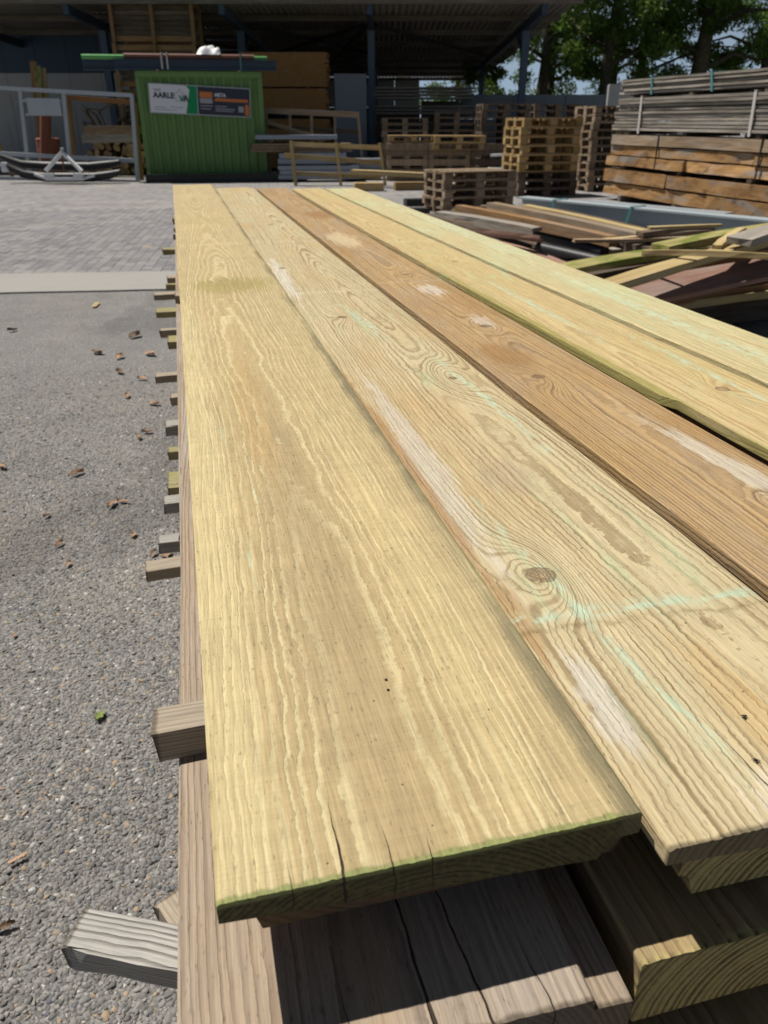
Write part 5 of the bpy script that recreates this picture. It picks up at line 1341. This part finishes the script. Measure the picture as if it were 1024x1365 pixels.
# ------------------------------------------------------------------ trees
def leaf_cloud(centers, radii, per, size, mat, seed, name='crown'):
    g = np.random.default_rng(seed)
    C = np.repeat(np.array(centers), per, 0); Rr = np.repeat(np.array(radii), per)
    n = len(C)
    d = g.normal(0, 1, (n, 3)); d /= np.linalg.norm(d, axis=1)[:, None]
    p = C + d * (Rr * g.uniform(0.2, 1.0, n) ** 0.6)[:, None] * np.array([1.0, 1.0, 0.75])
    a = g.normal(0, 1, (n, 3)); a[:, 2] -= 0.4; a /= np.linalg.norm(a, axis=1)[:, None]
    b = np.cross(a, g.normal(0, 1, (n, 3))); b /= np.linalg.norm(b, axis=1)[:, None]
    s = size * g.uniform(0.6, 1.3, n)
    la = a * s[:, None]; lb = b * (s * 0.36)[:, None]
    c = np.cross(a, b) * (s * 0.12)[:, None]
    V = np.stack([p - la, p + lb + c, p + la, p - lb + c], 1).reshape(-1, 3)
    me = bpy.data.meshes.new(name)
    me.vertices.add(len(V)); me.vertices.foreach_set('co', V.ravel())
    me.loops.add(n * 4); me.loops.foreach_set('vertex_index', np.arange(n * 4, dtype=np.int32))
    me.polygons.add(n); me.polygons.foreach_set('loop_start', (np.arange(n) * 4).astype(np.int32))
    at = me.attributes.new('rnd', 'FLOAT', 'POINT'); at.data.foreach_set('value', np.repeat(g.uniform(0, 1, n), 4).astype(np.float32))
    me.materials.append(mat); me.update(); me.validate()
    return me
def tree(x, y, h, r, label, seed, lean=0.0, low=2.6, dens=1.0):
    g = random.Random(seed)
    t = thing('tree', label, 'tree', (x, y, 0), 0, 'trees behind the yard')
    pts = [(0, 0, -0.05)] + [(lean * k / 6 + g.uniform(-0.06, 0.06) * k / 2, g.uniform(-0.06, 0.06) * k / 2, h * 0.85 * k / 6) for k in range(1, 7)]
    tube('trunk', pts, [r * 1.35] + [r * (1.0 - 0.13 * k) for k in range(1, 7)], M['bark'], t, 12)
    centers, radii = [], []
    for k in range(15):
        z = low + (h - low) * (0.06 + 0.88 * (k / 14)); a = k * 2.4 + g.uniform(-0.4, 0.4)
        f = min(1.0, z / (h * 0.85)); bx = lean * f
        Ln = (1.9 + 1.6 * math.sin(math.pi * min(1, (z - low) / (h - low) * 0.9 + 0.12))) * g.uniform(0.8, 1.15)
        e = (bx + Ln * math.cos(a), Ln * math.sin(a), z + g.uniform(-0.7, 0.5)); mid = (bx + Ln * 0.5 * math.cos(a), Ln * 0.5 * math.sin(a), z + 0.25)
        s0 = (bx, 0, z - 0.35)
        tube('limb', [s0, mid, e], [r * 0.34, r * 0.22, r * 0.07], M['bark'], t, 7)
        for q in range(5):
            u = 0.35 + 0.75 * q / 4
            centers.append((bx + Ln * u * math.cos(a) + g.uniform(-0.6, 0.6), Ln * u * math.sin(a) + g.uniform(-0.6, 0.6), z + g.uniform(-0.75, 0.45)))
            radii.append(g.uniform(0.40, 0.75))
    obj('crown', leaf_cloud(centers, radii, int(270 * dens), 0.096, M['leaf'], seed), t)
    return t
TREES = [(5.95, 33.5, 11, 0.26, 'tree with dark trunk close to the right end of the shed roof', 1, 0.3, 2.7, 0.9),
         (8.25, 33.0, 12, 0.25, 'tree whose trunk stands over the pale concrete blocks', 2, 0.2, 2.9, 0.9),
         (11.7, 33.0, 12, 0.38, 'tree with the thickest dark trunk above the right timber stack', 3, 0.2, 2.7, 1.1),
         (14.6, 34.0, 11, 0.22, 'tree with slender trunk near the right picture edge', 4, 0.0, 3.0, 0.9),
         (10.0, 38.5, 12, 0.22, 'farther tree between the thick trunk and the concrete blocks', 5, 0.0, 3.0, 0.8),
         (10.1, 34.8, 11, 0.2, 'slim tree between the two trunks over the concrete blocks', 8, 0.2, 2.8, 0.9),
         (7.0, 37.0, 11, 0.2, 'slim farther tree just right of the last shed column', 9, 0.2, 2.6, 0.8),
         (16.4, 37.0, 12, 0.22, 'tree farthest right at the picture edge', 6, 0.0, 2.6, 0.9),
         (4.2, 50.0, 9, 0.2, 'small far tree seen under the right end of the shed roof', 7, 0.0, 2.0, 0.8)]
for a in TREES: tree(*a)
g = random.Random(9)
cs = [(g.uniform(1, 34), g.uniform(52, 58), g.uniform(0.2, 1.0) ** 1.0 * 3.1) for _ in range(260)]
o = stuff(obj('far_hedge', leaf_cloud(cs, [g.uniform(0.5, 1.0) for _ in cs], 90, 0.12, M['leaf_light'], 77, 'hedge')))
o['label'] = 'light green hedge far behind the trees'; o['category'] = 'hedge'

# ------------------------------------------------------------------ fallen leaves and litter on the asphalt
M['dry_leaf'] = plank_wood('dry_leaf_brown', (0.30, 0.20, 0.13), (0.16, 0.105, 0.07), grey_amt=0.3, vary=0.8, freq=60)
M['dry_leaf_orange'] = plank_wood('dry_leaf_orange', (0.46, 0.31, 0.21), (0.34, 0.215, 0.145), grey_amt=0.2, vary=0.4, freq=60)
M['green_leaf'] = plank_wood('green_leaf', (0.15, 0.20, 0.05), (0.24, 0.27, 0.10), grey_amt=0.0, vary=0.2, freq=60)
M['chip'] = plank_wood('wood_chip', (0.45, 0.30, 0.20), (0.36, 0.23, 0.15), grey_amt=0.1, vary=0.3)
def leaf_mesh(size, mat, seed, lobes=5, curl=0.5):
    """dry leaf: pointed oval, edge nibbled and curled up along its midrib"""
    g = random.Random(seed); V, F = [], []; nu, nv = 9, 5
    amp = 0.38 if lobes == 5 else 0.12
    twist = g.uniform(-0.9, 0.9); cu = g.uniform(0.5, 1.5) * curl; wd = g.uniform(0.32, 0.6)
    for i in range(nu + 1):
        t = i / nu; prof = math.sin(math.pi * min(1, t * 0.96 + 0.02)) ** 0.8 * (1 + amp * math.sin(t * lobes * 4.2 + seed))
        for j in range(nv):
            v = (j / (nv - 1)) * 2 - 1
            x = (t - 0.5) * 2 * size; yv = v * size * wd * prof * (1 + g.uniform(-0.12, 0.12))
            z = cu * size * (abs(v) ** 1.7) * 0.55 * (0.5 + t) + size * 0.25 * curl * math.sin(t * 3.1 + seed) ** 2 + g.uniform(0, 0.05) * size
            a = twist * (t - 0.5); V.append((x + g.uniform(-0.04, 0.04) * size, yv * math.cos(a) - z * math.sin(a) * 0.4, max(0.0, z * math.cos(a) + yv * math.sin(a) * 0.6) + 0.001))
    for i in range(nu):
        for j in range(nv - 1): F.append((i * nv + j, (i + 1) * nv + j, (i + 1) * nv + j + 1, i * nv + j + 1))
    return mesh_from('leaf', V, F, mat, smooth=True)
litter = [
    ((-0.691, 1.442, 0.000), 0.030, 'green_leaf', 'small green lobed leaf on the asphalt left of the near stack'),
    ((-1.026, 2.598, 0.000), 0.050, 'dry_leaf', 'curled brown leaf left of the mossy lath'), ((-0.991, 2.624, 0.000), 0.042, 'dry_leaf_orange', 'orange brown leaf touching the curled brown one'),
    ((-1.263, 2.880, 0.000), 0.055, 'dry_leaf_orange', 'tan lobed leaf alone on the open asphalt'), ((-1.598, 2.949, 0.000), 0.045, 'dry_leaf', 'brown leaf at the left picture edge'),
    ((-1.237, 2.506, 0.000), 0.024, 'dry_leaf', 'tiny dark leaf below the lone tan leaf'), ((-1.110, 2.294, 0.000), 0.030, 'dry_leaf_orange', 'pinkish brown leaf low on the open asphalt'),
    ((-1.030, 2.160, 0.000), 0.026, 'dry_leaf_orange', 'small pinkish leaf below the pinkish brown one'), ((-0.877, 2.358, 0.000), 0.026, 'dry_leaf', 'dark crumpled leaf left of a pale lath'),
    ((-0.729, 2.228, 0.000), 0.060, 'dry_leaf', 'crumpled brown leaf heap behind the long brown lath'), ((-0.771, 2.228, 0.000), 0.030, 'dry_leaf', 'dark leaf left of the crumpled leaf heap'),
    ((-1.521, 4.307, 0.000), 0.055, 'dry_leaf', 'dark twisted leaf far up the asphalt'), ((-1.349, 3.877, 0.000), 0.05, 'dry_leaf', 'flat brown bark chip on the asphalt'),
    ((-1.179, 3.757, 0.000), 0.055, 'dry_leaf', 'dark leaf next to the bent lath'), ((-1.355, 4.178, 0.000), 0.05, 'dry_leaf_orange', 'reddish leaf before the long straight lath'),
    ((-1.100, 3.355, 0.000), 0.040, 'dry_leaf_orange', 'bright orange leaf left of the double lath'), ((-1.123, 3.289, 0.000), 0.045, 'dry_leaf', 'dark curled leaf left of the bright orange one'),
        ((-1.788, 4.721, 0.000), 0.07, 'dry_leaf', 'brown leaf in the far litter, left end'), 
    ((-1.616, 4.620, 0.000), 0.06, 'dry_leaf_orange', 'tan leaf in the middle of the far litter'), ((-1.451, 4.687, 0.000), 0.07, 'dry_leaf_orange', 'reddish leaf at the right of the far litter'),
    ((-1.672, 5.130, 0.000), 0.08, 'dry_leaf', 'dark leaf farthest off in the litter'), ((-2.563, 5.295, 0.000), 0.06, 'dry_leaf', 'dark leaf near the left picture edge, far up'),
    ((-1.041, 1.771, 0.000), 0.016, 'dry_leaf_orange', 'tiny orange leaf bit low at the left'), ((-0.733, 1.203, 0.000), 0.010, 'dry_leaf_orange', 'tiny orange leaf bit between the pebbles'),
    ((-0.681, 0.892, 0.000), 0.028, 'dry_leaf', 'dark leaf at the bottom left picture edge')]
for k, (p, s, mt, lab) in enumerate(litter):
    o = obj('fallen_leaf', leaf_mesh(s * 0.66, M[mt], k * 1.7 + 1, [5, 3, 4][k % 3], 0.5 if mt != 'green_leaf' else 0.3), None, (p[0], p[1], 0.006), (random.uniform(-0.1, 0.1), random.uniform(-0.1, 0.1), random.uniform(0, 6)))
    tag(o, lab, 'leaf', 'litter on the asphalt')
for k, (p, l, lab) in enumerate((((-0.719, 1.033, 0.000), 0.030, 'thin pinkish wood chip lying on the pebbles at the left'), ((-2.261, 6.112, 0.000), 0.16, 'pale wood chip on the asphalt before the concrete strip'), ((-2.707, 9.225, 0.000), 0.14, 'pale chip on the brick paving'), ((-6.188, 14.355, 0.000), 0.2, 'white scrap on the far brick paving'))):
    c = Vector((p[0], p[1], 0.012)); d = Vector((math.cos(0.7 + k), math.sin(0.7 + k), 0)) * l / 2
    tag(plank('wood_chip', c - d, c + d, l * 0.22, 0.003, M['chip' if k == 0 else 'plastic_white' if k == 3 else 'w_tan'], 90 + k, ragged=0.003), lab, 'chip', 'chips on the yard')
